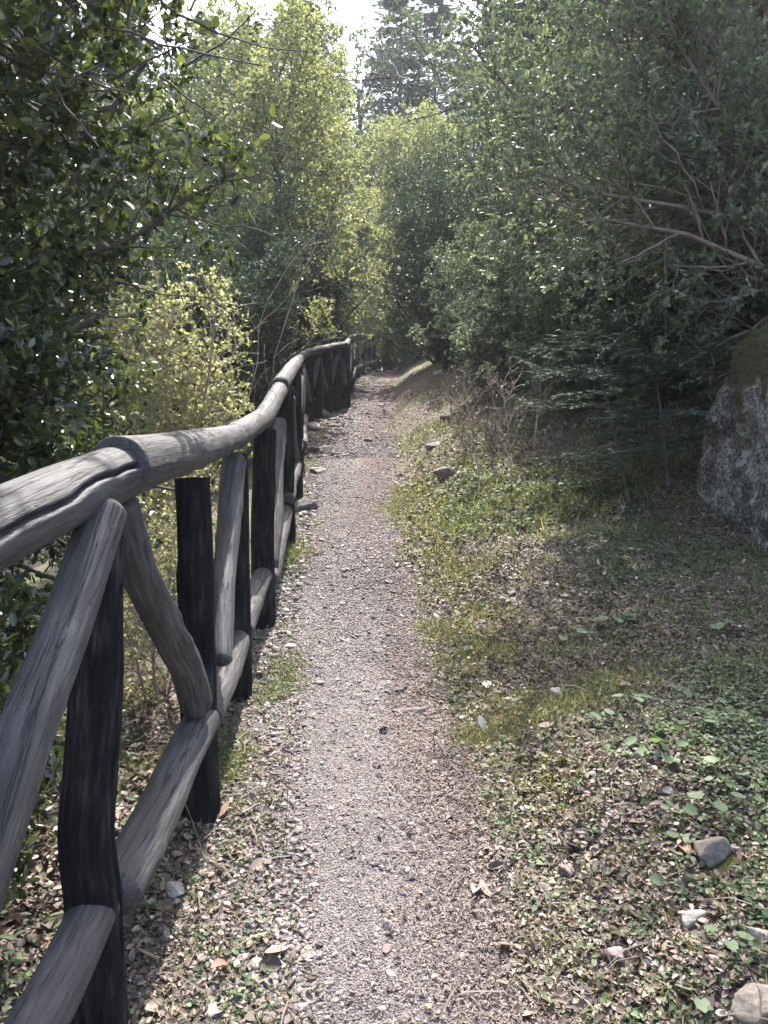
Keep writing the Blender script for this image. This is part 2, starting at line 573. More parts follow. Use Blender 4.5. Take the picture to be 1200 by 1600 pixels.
def hit(px, py):
    d = ray(px, py)
    t = np.linspace(0.8, 60, 6000)
    P = CAM + d * t[:, None]
    below = np.nonzero(P[:, 2] < g(P[:, 0], P[:, 1]))[0]
    return P[below[0]] if len(below) else P[-1]


def gz(x, y):
    return float(g(np.array([x]), np.array([y]))[0])


def zones(X, Y):
    """gravel / needle litter / moss strengths over the ground"""
    l = xl(Y) + .10 * fbm(Y * 1.5, X * .8, 7, 51) - .02
    r = xr(Y) + .10 * fbm(Y * 1.4, X * .8, 9, 52)
    gravel = np.clip(1 - np.maximum(l - X, 0) / 0.28, 0, 1) * np.clip(1 - np.maximum(X - (r - 0.04), 0) / 0.26, 0, 1)
    gravel = np.maximum(gravel, 0.20 * np.clip(1 - np.maximum(xf(Y) - X, 0) / 0.25, 0, 1) * (X < r))
    e = (X - r) / 0.16
    needles = 0.95 * np.exp(-((e + 0.35) ** 2) * .8) * (.45 + .55 * sstep(0.3, -0.3, vnoise(X * 0.6, Y * 0.6, 4, 5))) + 0.5 * np.exp(-((X - (l + r) / 2 - .1) / 0.25) ** 2) * sstep(4.5, 6, Y)
    moss = 0.62 * np.exp(-((X - r - 0.22) / 0.2) ** 2) * sstep(-.1, .4, fbm(X * 3.2, Y * 2.4, 1, 8, 6)) + 0.75 * sstep(0.02, 0.4, fbm(X * 2.6, Y * 2.6, 2, 17, 6)) * (X > r)
    moss = np.maximum(moss, .75 * sstep(-.1, .4, fbm(X * 2.6, Y * 2.6, 0, 71)) * sstep(.05, -.1, X - l))
    moss = np.maximum(moss, 0.9 * np.exp(-(((X - r - 0.10) / 0.18) ** 2 + ((Y - 6.6) / 0.9) ** 2)))
    return gravel, needles, moss


def spaced(lo, hi, fine0, fine1, step, grow):
    a = list(np.arange(fine0, fine1, step))
    s, x = step, a[-1]
    while x < hi:
        s *= grow
        x += s
        a.append(x)
    s, x, b = step, a[0], []
    while x > lo:
        s *= grow
        x -= s
        b.append(x)
    return np.array(b[::-1] + a)


gx = spaced(-130, 130, -1.6, 2.4, 0.028, 1.07)
gy = spaced(-60, 200, 1.0, 9.0, 0.032, 1.035)
XX, YY = np.meshgrid(gx, gy)
ZZ = g(XX, YY)
gr, ne, mo = zones(XX, YY)
ii = np.arange(XX.size).reshape(XX.shape)
gq = np.stack([ii[:-1, :-1], ii[:-1, 1:], ii[1:, 1:], ii[1:, :-1]], -1).reshape(-1, 4)
ground = mesh_obj('ground', np.stack([XX, YY, ZZ], -1).reshape(-1, 3), gq, M['ground'],
                  {'gravel': gr.ravel(), 'needles': ne.ravel(), 'moss': mo.ravel()}, smooth=True)
tag(ground, 'gravel footpath climbing between leafy forest banks', None, None, 'structure')


# ------------------------------------------------------------------ the log fence
def log(name, pts, r0, r1, mat, parent, seed, k=40, n=56, wob=0.06, knots=3, crack=None, flatten=None, round0=True, round1=True, off=0.0, bend=0.012):
    """a weathered pole along pts with knots, wobble, rounded ends and, if given, a drying crack (angle, depth)"""
    rng = np.random.default_rng(seed)
    pts = np.array(pts, float)
    d = np.concatenate([[0], np.cumsum(np.linalg.norm(np.diff(pts, axis=0), axis=1))])
    L = d[-1]
    t = np.linspace(0, 1, n)
    P = np.stack([np.interp(t * L, d, pts[:, i]) for i in range(3)], 1)
    if len(pts) > 2:
        kk = np.hanning(9)
        kk /= kk.sum()
        P = np.stack([np.convolve(np.pad(P[:, i], 4, 'reflect', reflect_type='odd'), kk, 'valid') for i in range(3)], 1)
    T, U, B = (q[0] for q in frames(P[None]))
    P = P + (U * fbm(t * L * 1.8, seed * 1.7, 0, seed)[:, None] + B * fbm(t * L * 1.8, seed * 2.9, 5, seed)[:, None]) * bend * (np.sin(np.pi * t) ** .5)[:, None]
    R = (r0 + (r1 - r0) * t)[:, None] * np.ones((1, k))
    th = np.arange(k) * 2 * math.pi / k
    c, s = np.cos(th), np.sin(th)
    R = R * (1 + wob * fbm(t[:, None] * L * 3.5, c * 1.1 + seed, s * 1.1, seed) + 0.35 * wob * fbm(t[:, None] * L * 14, c * 2.5 + seed, s * 2.5, seed + 3))
    for _ in range(knots):
        a, b = rng.uniform(0.1, 0.9), rng.uniform(0, 2 * math.pi)
        da = (t[:, None] - a) * L / (r0 * 0.55)
        db = (np.angle(np.exp(1j * (th - b))))[None] / 0.45
        q = da ** 2 + db ** 2
        R = R * (1 + 0.13 * np.exp(-q * 1.2) - 0.08 * np.exp(-q * 9))
    if crack:
        ca, depth, t0, t1 = crack
        line = ca + 0.38 * fbm(t * L * 2.2, seed, 3, seed + 5) + 0.12 * fbm(t * L * 12, seed, 3, seed + 6)
        da = np.angle(np.exp(1j * (th[None] - line[:, None])))
        w = 2.2 * math.pi / k
        R = R - depth * np.exp(-(da / w) ** 2) * (sstep(t0, t0 + .06, t) * sstep(t1, t1 - .06, t))[:, None]
        R = R + depth * 0.08 * np.exp(-((da - 2.2 * w) / (3 * w)) ** 2) * (sstep(t0, t0 + .06, t) * sstep(t1, t1 - .06, t))[:, None]
    rings = P[:, None] + R[..., None] * (c[:, None] * U[:, None] + s[:, None] * B[:, None])
    G = np.stack(np.broadcast_arrays((t * L)[:, None] + seed * 0.9, R * c, R * s), -1)
    pre, post = [], []
    for end, rr, sg, ro in ((0, r0, -1, round0), (-1, r1, 1, round1)):
        cen = rings[end].mean(0)
        for q, ex in (((0.985, .07), (0.9, .22), (0.7, .42), (0.4, .56), (0.0, .62)) if ro else ((0.97, .04), (0.9, .06), (0.5, .05), (0.0, .06))):
            rg = cen + (rings[end] - cen) * q + sg * T[end] * ex * rr
            gg = G[end] * np.array([1, q, q]) + np.array([sg * ex * rr, 0, 0])
            (pre if end == 0 else post).append((rg, gg))
    V = np.concatenate([a[None] for a, _ in pre[::-1]] + [rings] + [a[None] for a, _ in post])
    GG = np.concatenate([a[None] for _, a in pre[::-1]] + [G] + [a[None] for _, a in post])
    m = len(V)
    idx = np.arange(m * k).reshape(m, k)
    a, b = idx[:-1], idx[1:]
    Q = np.stack([a, np.roll(a, -1, 1), np.roll(b, -1, 1), b], -1).reshape(-1, 4)
    o = mesh_obj(name, V.reshape(-1, 3) - np.array(parent.location), Q, mat, {'grain': GG.reshape(-1, 3)}, parent, smooth=True)
    return o


fence = empty('log_fence', PB[1], 'long rustic log fence of dark posts, grey round rails and slanting braces along the path', 'fence')
rr_ = random.Random(4)
UPZ = np.array([0, 0, 1.0])
side = np.array([1.0, 0, 0])


def fdir(i):
    a, b = PB[max(i - 1, 0)], PB[min(i + 1, len(PB) - 1)]
    d = b - a
    d[2] = 0
    d /= np.linalg.norm(d)
    return d, np.array([d[1], -d[0], 0])      # along, towards the path


TOPH = 1.065
for i, b in enumerate(PB):
    near = i <= 6
    lean = np.array([0.0, 0, 0])
    if i == 1:
        pl = [b - UPZ * 0.25 + side * 0.015, b + UPZ * 0.1 + side * .01, b + UPZ * 0.45 - side * 0.008, b + UPZ * 0.7 + side * .022, b + UPZ * TOPH + side * 0.042]
        log('post', pl, 0.062, 0.050, M['post_wood'], fence, 100 + i, n=48, wob=0.10, round1=False, knots=4, crack=(4.6, 0.012, 0.1, 0.95), k=56)
    else:
        d, s = fdir(i)
        tz = (0.02 * s if i == 4 else 0 * s) - (0.012 * side if i == 2 else 0)
        log('post', [b - UPZ * 0.22, b + UPZ * 0.5, b + UPZ * TOPH + tz], 0.060 if i < 4 else .084 if 10 <= i <= 14 else .085 if i > 14 else .066, 0.054 if i < 4 else .08 if 10 <= i <= 14 else .060, M['post_wood'], fence, 100 + i, n=36 if near else 16, k=36 if near else 14,
            wob=0.05, round1=False, knots=2)

RAILH = [1.125] * len(PB)
RC = [b + UPZ * h for b, h in zip(PB, RAILH)]
RC[0] = np.array([-0.69, 0.62, 1.115])
RC[1] = pt(165, 738, 1.55)
RC[2] = pt(315, 700, 2.37)
RC[3] = pt(372, 681, 3.29)
RC[4] = pt(411, 655, 4.15)
RC[5] = pt(441, 600, 5.2)
RC[6] = pt(456, 574, 6.5)
# first the two near rails, whose ends meet just past the first post, then one rail per two or three posts
A0 = RC[0] - (RC[1] - RC[0]) * 0.8
joint = RC[1] + (RC[2] - RC[1]) * 0.26
log('top_rail', [A0, RC[0], RC[1] * 0.5 + RC[0] * .5 + UPZ * .002, joint], 0.066, 0.060, M['rail_wood'], fence, 11, k=110, n=140, wob=0.035, knots=3,
    crack=(-0.42, 0.034, 0.36, 0.99), round1=False, bend=.006)
log('top_rail', [RC[1] + (RC[2] - RC[1]) * 0.10 + UPZ * 0.006, joint + UPZ * .004, RC[2], RC[3] + (RC[3] - RC[2]) * 0.1], 0.064, 0.048, M['rail_wood'], fence, 12, k=72, n=110, wob=0.04, knots=5, round0=False,
    crack=(2.0, 0.008, 0.3, 0.8), bend=.008)
log('top_rail', [RC[3] - (RC[4] - RC[3]) * 0.12 + UPZ * .008, RC[4], RC[5] - UPZ * .0], 0.056, 0.054, M['rail_wood'], fence, 13, k=56, n=80, wob=0.045, knots=5, crack=(1.6, .01, .1, .6))
log('top_rail', [RC[5] - (RC[6] - RC[5]) * 0.15 + UPZ * .012, RC[6], RC[7]], 0.058, 0.056, M['rail_wood'], fence, 14, k=40, n=60, wob=0.07, knots=4)
for a, b, c in ((7, 8, 9), (9, 10, 12), (12, 13, 14), (14, 15, 16), (16, 17, 18), (18, 19, 20)):
    e = RC[b] if c == 20 else RC[b]
    last = RC[c] + ((RC[21] - RC[20]) * 1.15 if c == 20 else (RC[c] - RC[b]) * 0.1)
    log('top_rail', [RC[a] - (RC[b] - RC[a]) * 0.06 + UPZ * 0.006 * (a % 2), RC[b], last], 0.060, 0.058, M['rail_wood'], fence, 20 + a, k=24, n=36, wob=0.1, knots=3, bend=.03)

# bottom rails: one span each, resting against the path side of the posts
for i in range(len(PB) - 1):
    d, s = fdir(i)
    d2, s2 = fdir(i + 1)
    near = i <= 5
    if i == 0:
        a, b = pt(62, 1590, 1.28), pt(150, 1420, 1.56)
        dd = (b - a) / np.linalg.norm(b - a)
        log('bottom_rail', [a - dd * 0.75, a, b], 0.058, 0.049, M['rail_wood'], fence, 41, k=72, n=80, knots=4, crack=(1.0, .007, .3, .95), wob=.05)
    elif i == 1:
        log('bottom_rail', [pt(178, 1395, 1.62), pt(260, 1240, 1.98), pt(316, 1125, 2.36)], 0.060, 0.055, M['rail_wood'], fence, 42, k=72, n=80, knots=4, crack=(1.5, .009, .05, .6), wob=.06)
    elif i == 2:
        log('bottom_rail', [pt(326, 1120, 2.42), pt(350, 1065, 2.8), pt(371, 1003, 3.24)], 0.045, 0.055, M['rail_wood'], fence, 43, k=56, n=60, knots=3, wob=.07)
    elif i == 3:
        log('bottom_rail', [pt(378, 985, 3.36), pt(396, 935, 3.75), pt(411, 900, 4.1)], 0.052, 0.050, M['rail_wood'], fence, 44, k=48, n=50, knots=3, wob=.06)
    elif i == 4:
        log('bottom_rail', [pt(421, 905, 4.2), pt(434, 860, 4.7), pt(447, 797, 5.3)], 0.050, 0.048, M['rail_wood'], fence, 45, k=40, n=40, knots=3, wob=.07)
    else:
        o_ = 0.015 if i in (5, 6) else 0.055 if i < 9 or i > 14 else -.07
        zz = UPZ * 0.30
        log('bottom_rail', [PB[i] + s * o_ + zz - d * 0.04, PB[i + 1] + s2 * o_ + zz * 1.02], 0.05, 0.046, M['rail_wood'], fence, 40 + i, k=28 if near else 14, n=30 if near else 16,
            wob=0.1, knots=3, bend=.03)

# braces: from the heads of every other post down to the feet of both neighbours
def brace(i, j, seed, r=0.045, r1=None, **kw):
    near = i <= 6
    d, s = fdir(i)
    a = PB[i] + UPZ * (TOPH - 0.06) + s * 0.03
    b = PB[j] + UPZ * 0.34 + s * 0.0
    u = b - a
    h = np.linalg.norm(u[:2])
    a = a + u * 0.05
    b = b - u * (0.05 / max(h, .3))
    mid = (a + b) / 2 + s * rr_.uniform(-.02, .03) + d * rr_.uniform(-.03, .03)
    log('brace', [a, mid, b], r, r1 or r, M['rail_wood'], fence, seed, k=56 if near else 14, n=60 if near else 18, wob=0.08, knots=4, **kw)


log('brace', [pt(163, 800, 1.49), pt(98, 990, 1.33), pt(30, 1165, 1.20), PB[0] + UPZ * 0.30 + np.array([0, .06, 0])], 0.041, 0.050, M['rail_wood'], fence, 61, k=90, n=90, wob=0.07, knots=5,
    crack=(1.2, .008, .45, .95), round0=True, bend=.006)
log('brace', [pt(186, 790, 1.68), pt(218, 900, 1.80), pt(262, 985, 2.0), pt(288, 1035, 2.15), pt(306, 1100, 2.27)], 0.042, 0.050, M['rail_wood'], fence, 62, k=56, n=70, wob=0.08, knots=4)
log('brace', [pt(366, 722, 3.2), pt(357, 830, 2.95), pt(350, 930, 2.7), pt(347, 1030, 2.5)], 0.052, 0.033, M['rail_wood'], fence, 63, k=56, n=60, wob=0.09, knots=5)
log('brace', [pt(437, 660, 5.2), pt(431, 730, 4.9), pt(430, 800, 4.6), pt(421, 880, 4.3)], 0.045, 0.05, M['rail_wood'], fence, 65, k=40, n=50, wob=0.1, knots=4)
for i in range(5, len(PB) - 1, 2):
    if i > 5:
        brace(i, i - 1, 70 + i)
    brace(i, i + 1, 90 + i)
brace(21, 20, 131)

# ------------------------------------------------------------------ plants: branching helpers
def spawn(P, R, n, t0, t1, L, rng, ang=50, up=0.1, bend=0.25, npts=7, rr=0.6, rmin=0.001, lenk=0.5, flat=False, prof=None, wig=0.06, taper=0.35, L_parent=None):
    Mn, Np, _ = P.shape
    t = (np.arange(n)[None] + rng.uniform(0, 1, (Mn, n))) / n
    t = t0 + (t1 - t0) * t
    f = t * (Np - 1)
    i = np.minimum(f.astype(int), Np - 2)
    w = (f - i)[..., None]
    mi = np.arange(Mn)[:, None]
    p0 = P[mi, i] * (1 - w) + P[mi, i + 1] * w
    pr = R[mi, i] * (1 - w[..., 0]) + R[mi, i + 1] * w[..., 0]
    T = norm(P[mi, i + 1] - P[mi, i]).reshape(-1, 3)
    p0 = p0.reshape(-1, 3)
    pr = pr.ravel()
    t = t.ravel()
    m = len(p0)
    a = np.radians(ang * rng.uniform(0.75, 1.25, m))[:, None]
    if flat:
        S = np.cross(T, [0, 0, 1.0])
        bad = np.linalg.norm(S, axis=1) < 0.2
        S[bad] = rng.normal(size=(bad.sum(), 3))
        S = norm(S + rng.normal(0, 0.12, S.shape))
        S *= np.where(np.arange(m) % 2 == 0, 1, -1)[:, None]
    else:
        ref = np.where(np.abs(T[:, 2:3]) > 0.9, np.array([1.0, 0, 0]), np.array([0, 0, 1.0]))
        U = norm(np.cross(T, ref))
        B = np.cross(T, U)
        ph = (np.arange(m) * 2.39996 + rng.uniform(-.5, .5, m))[:, None]
        S = np.cos(ph) * U + np.sin(ph) * B
    D = norm(np.cos(a) * T + np.sin(a) * S + np.array([0, 0, up]))
    ln = L * (1 - lenk * (t - t0) / max(t1 - t0, 1e-6)) * rng.uniform(0.65, 1.25, m)
    if prof is not None:
        ln = L * prof(t) * rng.uniform(0.8, 1.2, m)
    s = np.linspace(0, 1, npts)
    Bd = rng.normal(0, 1, (m, 3)) * bend + np.array([0, 0, up * 0.5])
    Q = p0[:, None] + ln[:, None, None] * (s[:, None] * D[:, None] + (s ** 2)[:, None] * Bd[:, None] * 0.5)
    if wig:
        wg = np.cumsum(rng.normal(0, wig, (m, npts, 3)), 1)
        wg -= wg[:, :1]
        Q = Q + wg * ln[:, None, None] * 0.35
    r0 = np.maximum(pr * rr, rmin)
    RR = r0[:, None] * (1 - (1 - taper) * s)[None]
    return Q, np.maximum(RR, rmin * 0.7), t


def leaves(bits, P, n, rng, kind='fold', size=0.04, asp=0.5, t0=0.15, out=0.9, up=0.5, droop=0.0, keep=None, var=0.3, rndb=0.0, nrm=0.9, flat=False):
    Mn, Np, _ = P.shape
    t = t0 + (1 - t0) * (np.arange(n)[None] + rng.uniform(0, 1, (Mn, n))) / n
    f = t * (Np - 1)
    i = np.minimum(f.astype(int), Np - 2)
    w = (f - i)[..., None]
    mi = np.arange(Mn)[:, None]
    p = (P[mi, i] * (1 - w) + P[mi, i + 1] * w).reshape(-1, 3)
    T = norm(P[mi, i + 1] - P[mi, i]).reshape(-1, 3)
    m = len(p)
    if flat:
        S = norm(np.cross(T, [0, 0, 1.0]) + 1e-4) * np.where(np.arange(m) % 2 == 0, 1, -1)[:, None]
        D = norm(T * 0.75 + S * out + rng.normal(0, 0.15, (m, 3)))
    else:
        D = norm(T * 0.6 + norm(rng.normal(0, 1, (m, 3))) * out + np.array([0, 0, up * 0.4 - droop]))
    N = norm(rng.normal(0, nrm, (m, 3)) + np.array([0, 0, 1.0]))
    cr = np.repeat(rng.uniform(0, 1, Mn), n)
    rnd = np.clip(0.35 * cr + 0.65 * rng.uniform(0, 1, m) + rndb, 0, 1)
    L = size * rng.uniform(1 - var, 1 + var, m)
    if keep is not None:
        k = keep(p)
        p, D, N, rnd, L = p[k], D[k], N[k], rnd[k], L[k]
    bits.add(kind, p, D, N, L, L * asp / (1.0 if kind in ('needle', 'blade') else 0.62), rnd=rnd)


def trunk_line(base_dir, h, r, rng, n=12, wig=0.03, lean=(0, 0), r1=0.25, z0=-0.2):
    s = np.linspace(0, 1, n)
    P = np.zeros((1, n, 3))
    P[0, :, 2] = z0 + s * (h - z0)
    P[0, :, 0] = lean[0] * s ** 1.3 * h
    P[0, :, 1] = lean[1] * s ** 1.3 * h
    w = np.cumsum(rng.normal(0, wig * h / n * 3, (n, 2)), 0)
    w -= w[:1]
    P[0, :, :2] += w
    R = (r * (1 - (1 - r1) * s))[None]
    R[0, 0] *= 1.35
    return P, R


def rebase(loc):
    loc = np.asarray(loc, float)

    def f(fn):
        return None if fn is None else (lambda p: fn(p + loc))
    return f


class Plant:
    def __init__(s, name, loc, label, cat, group=None):
        s.loc = np.asarray(loc, float)
        s.root = empty(name, s.loc, label, cat, group)
        s.wood, s.bits = Wood(), Bits()

    def local(s, P):
        return np.asarray(P, float) - s.loc

    def finish(s, bark, leaf, wname='trunk', lname='crown'):
        if s.wood.n:
            s.wood.build(wname, M[bark], s.root)
        if s.bits.n:
            s.bits.build(lname, M[leaf], s.root)
        return s.root


def prune(P, R, fn, loc):
    k = fn(P[:, -1] + loc) & fn(P[:, P.shape[1] // 2] + loc) & fn(P[:, (3 * P.shape[1]) // 4] + loc)
    return P[k], R[k]


def broadleaf(name, loc, label, seed, leaf, bark, h, r, limbs, L1, size, asp, nl=10, n2=7, n3=6, n4=0, L2=.5, L3=.45, L4=.4, lean=(0, 0), t0=.25, prof=None, kind='fold', keep=None, group=None, cat='tree',
              up=.25, ang=58, trunks=1, spread=.5, extra=None, nrm=.9, rndb=0., droop=0., k1=8, out=.9, wname='trunk', bend=.3, rmin=.0018):
    rng = np.random.default_rng(seed)
    pl = Plant(name, loc, label, cat, group)
    kp = rebase(loc)(keep)
    if trunks == 1:
        P0, R0 = trunk_line(None, h, r, rng, lean=lean)
    else:
        Ps, Rs = [], []
        for q in range(trunks):
            a = q * 2.4 + rng.uniform(-.4, .4)
            e = spread * rng.uniform(.4, 1.1)
            A, Bq = trunk_line(None, h * rng.uniform(.7, 1.05), r * rng.uniform(.7, 1.1), rng, lean=(lean[0] + e * math.cos(a), lean[1] + e * math.sin(a)))
            Ps.append(A)
            Rs.append(Bq)
        P0, R0 = np.concatenate(Ps), np.concatenate(Rs)
    pl.wood.add(P0, R0, k1 + 4)
    P1, R1, t = spawn(P0, R0, limbs, t0, 1.0, L1, rng, ang=ang, up=up, bend=bend, npts=10, rr=.62, prof=prof)
    if extra is not None:
        E = []
        for e in extra:
            e = pl.local(e)
            d = np.concatenate([[0], np.cumsum(np.linalg.norm(np.diff(e, axis=0), axis=1))])
            E.append(np.stack([np.interp(np.linspace(0, d[-1], 10), d, e[:, i]) for i in range(3)], 1))
        E = np.array(E)
        E[:, 1:-1] += rng.normal(0, .015, E[:, 1:-1].shape)
        RE = np.linspace(.011 if h < 5 else r * .29, .006, 10)[None].repeat(len(E), 0)
        P1 = np.concatenate([P1] + [E] * 1)
        R1 = np.concatenate([R1, RE])
    if keep is not None:
        P1, R1 = prune(P1, R1, lambda p: keep(p) | (rng.uniform(size=len(p)) < 0), np.asarray(loc))
    pl.wood.add(P1, R1, k1)
    P2, R2, _ = spawn(P1, R1, n2, .2, 1, L1 * L2, rng, ang=48, up=.12, bend=.3, npts=7, rr=.6, rmin=rmin * 1.6)
    if extra is not None:
        PE, RE2, _ = spawn(E, RE, int(n2 * 2.2), .12, 1, L1 * L2 * .8, rng, ang=50, up=.1, bend=.3, npts=7, rr=.6, rmin=rmin * 1.6)
        P2, R2 = np.concatenate([P2, PE]), np.concatenate([R2, RE2])
    pl.wood.add(P2, R2, 5)
    P3, R3, _ = spawn(P2, R2, n3, .15, 1, L1 * L2 * L3, rng, ang=45, up=.12, bend=.3, npts=5, rr=.6, rmin=rmin)
    if keep is not None:
        P3, R3 = prune(P3, R3, keep, np.asarray(loc))
    pl.wood.add(P3, R3, 4)
    PL = P3
    if n4:
        P4, R4, _ = spawn(P3, R3, n4, .15, 1, L1 * L2 * L3 * L4, rng, ang=45, up=.1, bend=.3, npts=4, rr=.6, rmin=rmin * .7)
        pl.wood.add(P4, R4, 3)
        PL = P4
    leaves(pl.bits, PL, nl, rng, kind, size, asp, keep=kp, nrm=nrm, rndb=rndb, droop=droop, out=out)
    pl.finish(bark, leaf, wname)
    return pl.root


def conifer(name, loc, label, seed, leaf, bark, h, r, limbs, L1, needle, nn=26, n2=9, n3=6, lean=(0, 0), t0=.1, top=.05, up=-.02, L2=.42, L3=.4, group=None, keep=None, cat='tree', nw=.09, lpow=.8):
    rng = np.random.default_rng(seed)
    pl = Plant(name, loc, label, cat, group)
    P0, R0 = trunk_line(None, h, r, rng, wig=.012, lean=lean, r1=.08)
    pl.wood.add(P0, R0, 10)
    P1, R1, t = spawn(P0, R0, limbs, t0, .985, L1, rng, ang=80, up=up, bend=.12, npts=8, rr=.42, prof=lambda t: (1 - (t - t0) / (1 - t0)) ** lpow * (1 - top) + top)
    if keep is not None:
        P1, R1 = prune(P1, R1, keep, np.asarray(loc))
    pl.wood.add(P1, R1, 5)
    P2, R2, t2 = spawn(P1, R1, n2, .15, 1, L1 * L2, rng, ang=52, up=-.03, bend=.15, npts=5, rr=.5, rmin=.0016, flat=True, lenk=.6)
    # shorter side shoots on the shorter limbs
    ln = np.linalg.norm(P1[:, -1] - P1[:, 0], axis=1) / max(L1, 1e-6)
    sc = np.repeat(np.clip(ln * 1.1, .12, 1), n2)
    P2 = P2[:, :1] + (P2 - P2[:, :1]) * sc[:, None, None]
    pl.wood.add(P2, R2, 3)
    P3, R3, _ = spawn(P2, R2, n3, .1, 1, L1 * L2 * L3, rng, ang=50, up=-.03, bend=.15, npts=4, rr=.5, rmin=.0011, flat=True, lenk=.5)
    P3 = P3[:, :1] + (P3 - P3[:, :1]) * np.repeat(sc, n3)[:, None, None]
    if keep is not None:
        P3, R3 = prune(P3, R3, keep, np.asarray(loc))
    pl.wood.add(P3, R3, 3)
    for PP, q in ((P3, nn), (P2, nn // 2), (P1, nn)):
        leaves(pl.bits, PP, q, rng, 'needle', needle, nw, t0=.02, out=.75, keep=rebase(loc)(keep), nrm=.6, flat=True)
    pl.finish(bark, leaf)
    return pl.root


def copy_tree(o, loc, rz, s, label, group=None):
    c = o.copy()
    COL.objects.link(c)
    c.location = loc
    c.rotation_euler = (0, 0, rz)
    c.scale = (s, s, s)
    c['label'] = label
    if group:
        c['group'] = group
    for ch in o.children:
        d = ch.copy()
        COL.objects.link(d)
        d.parent = c
    return c


def at(px, Y, dz=0.0):
    x = (px - 600) / F_PX * (Y * cp)
    return np.array([x, Y, gz(x, Y) + dz])


def clear_path(p):
    """nothing grows into the walking space over the path or through the fence"""
    x, y, z = p[:, 0], p[:, 1], p[:, 2]
    inside = (x > xf(y) - 0.13) & (x < xr(y) + 0.12) & (z < zp(y) + 2.3) & (y < 27)
    px, py = proj(p)
    return ~inside & ~((y < 0.6) & (np.abs(x) < 0.8))


# --- the glossy dark tree in the left foreground
def keep_left(p):
    x, y, z = p[:, 0], p[:, 1], p[:, 2]
    lim = xf(y) - 0.16 - 0.12 * np.maximum(1.4 - z, 0)
    lim = lim + 0.35 * sstep(2.2, 3.0, z) - .1 * sstep(2.0, 1.2, z)
    lim = lim - .18 * sstep(2.75, 2.5, z) * sstep(1.2, 1.5, z) + .50 * (z > 2.0) * (z < 2.42) * (y > 2.42) * (y < 2.75)
    return (x < lim + .12 * vnoise(x * 3, y * 3, z * 3, 3)) & (y > 1.15)


broadleaf('holly_oak_tree', (-2.05, 2.75, gz(-2.05, 2.75)), 'dark glossy-leaved tree overhanging the fence at its near end, filling the upper left', 1, 'holly', 'dark_bark', 4.6, .075, 56, 1.35, .037, .55,
          nl=10, n2=8, n3=6, n4=3, L2=.48, L3=.5, L4=.55, t0=.08, kind='oval', keep=keep_left, ang=66, up=.12, prof=lambda t: .75 + .55 * t,
          extra=[[(-1.95, 2.8, 1.9), pt(150, 400, 2.6), pt(250, 340, 2.6), pt(330, 290, 2.6), pt(368, 270, 2.6)], [(-1.95, 2.8, 1.2), pt(60, 520, 2.4), pt(150, 480, 2.4), pt(185, 445, 2.45)],
                 [(-1.95, 2.8, 2.6), pt(100, 150, 2.3), pt(220, 110, 2.3), pt(320, 90, 2.4)], [(-1.95, 2.8, 2.6), pt(130, 50, 2.1), pt(240, 30, 2.1), pt(330, 10, 2.2)]], droop=.15)
broadleaf('holly_oak_shrub', (-1.45, 1.75, gz(-1.45, 1.75)), 'low dark glossy shrub under the near end of the rail, beside the first brace', 2, 'holly', 'dark_bark', 1.1, .02, 14, .55, .036, .52,
          nl=9, n2=6, n3=5, n4=0, trunks=4, spread=.5, kind='oval', keep=lambda p: (p[:, 0] < xf(p[:, 1]) - .14) & (p[:, 1] > .9), ang=60, t0=.1, cat='shrub', wname='stem')
broadleaf('holly_oak_shrub', (-1.75, 2.15, gz(-1.75, 2.15)), 'middling glossy shrub with pale shining leaves filling the left edge above the rail', 3, 'holly', 'dark_bark', 1.7, .025, 16, .7, .036, .55,
          nl=9, n2=6, n3=6, n4=2, trunks=4, spread=.35, kind='oval', keep=lambda p: (p[:, 0] < xf(p[:, 1]) - .2) & (p[:, 1] > .95), ang=60, t0=.1, cat='shrub', wname='stem')

# --- yellow-green sunlit bush with bare shoots
yb = broadleaf('deciduous_bush', at(268, 5.0), 'yellow-green sunlit bush with pale bare shoots above, behind the middle of the fence', 5, 'lime', 'dry_stem', 1.75, .014, 10, .55, .030, .62,
          nl=6, n2=6, n3=4, trunks=7, spread=.30, keep=lambda p: (p[:, 0] < xf(p[:, 1]) - .2), ang=48, t0=.3, cat='shrub', wname='stem', up=.3)
broadleaf('deciduous_bush', at(235, 3.3, -.05), 'thin twiggy bush with small yellow leaves seen between the first two posts', 6, 'lime', 'dry_stem', 1.05, .007, 8, .40, .022, .62,
          nl=4, n2=5, n3=4, trunks=6, spread=.45, keep=lambda p: (p[:, 0] < xf(p[:, 1]) - .12), ang=52, t0=.2, cat='shrub', wname='stem', up=.25, rmin=.0012)
copy_tree(yb, at(568, 26.6, -.1), 1.0, 1.5, 'pale yellow-green bush added for a bright opening just past the far end of the fence')  # pale-leaved bush put in as the bright glow behind the fence end
pl = Plant('bare_shoots', at(300, 5.3), 'tall pale leafless shoots arching over the yellow-green bush', 'dead stems')
rng = np.random.default_rng(8)
A, Rr = trunk_line(None, .4, .012, rng)
P1, R1, _ = spawn(np.repeat(A, 1, 0), Rr, 14, .3, 1, 2.3, rng, ang=24, up=.35, bend=.35, npts=12, rr=.5, rmin=.004, lenk=.3)
pl.wood.add(P1, R1, 5)
P2, R2, _ = spawn(P1, R1, 5, .4, 1, .5, rng, ang=35, up=.1, npts=6, rmin=.0018)
pl.wood.add(P2, R2, 4)
pl.finish('dry_stem', 'lime', 'stem')

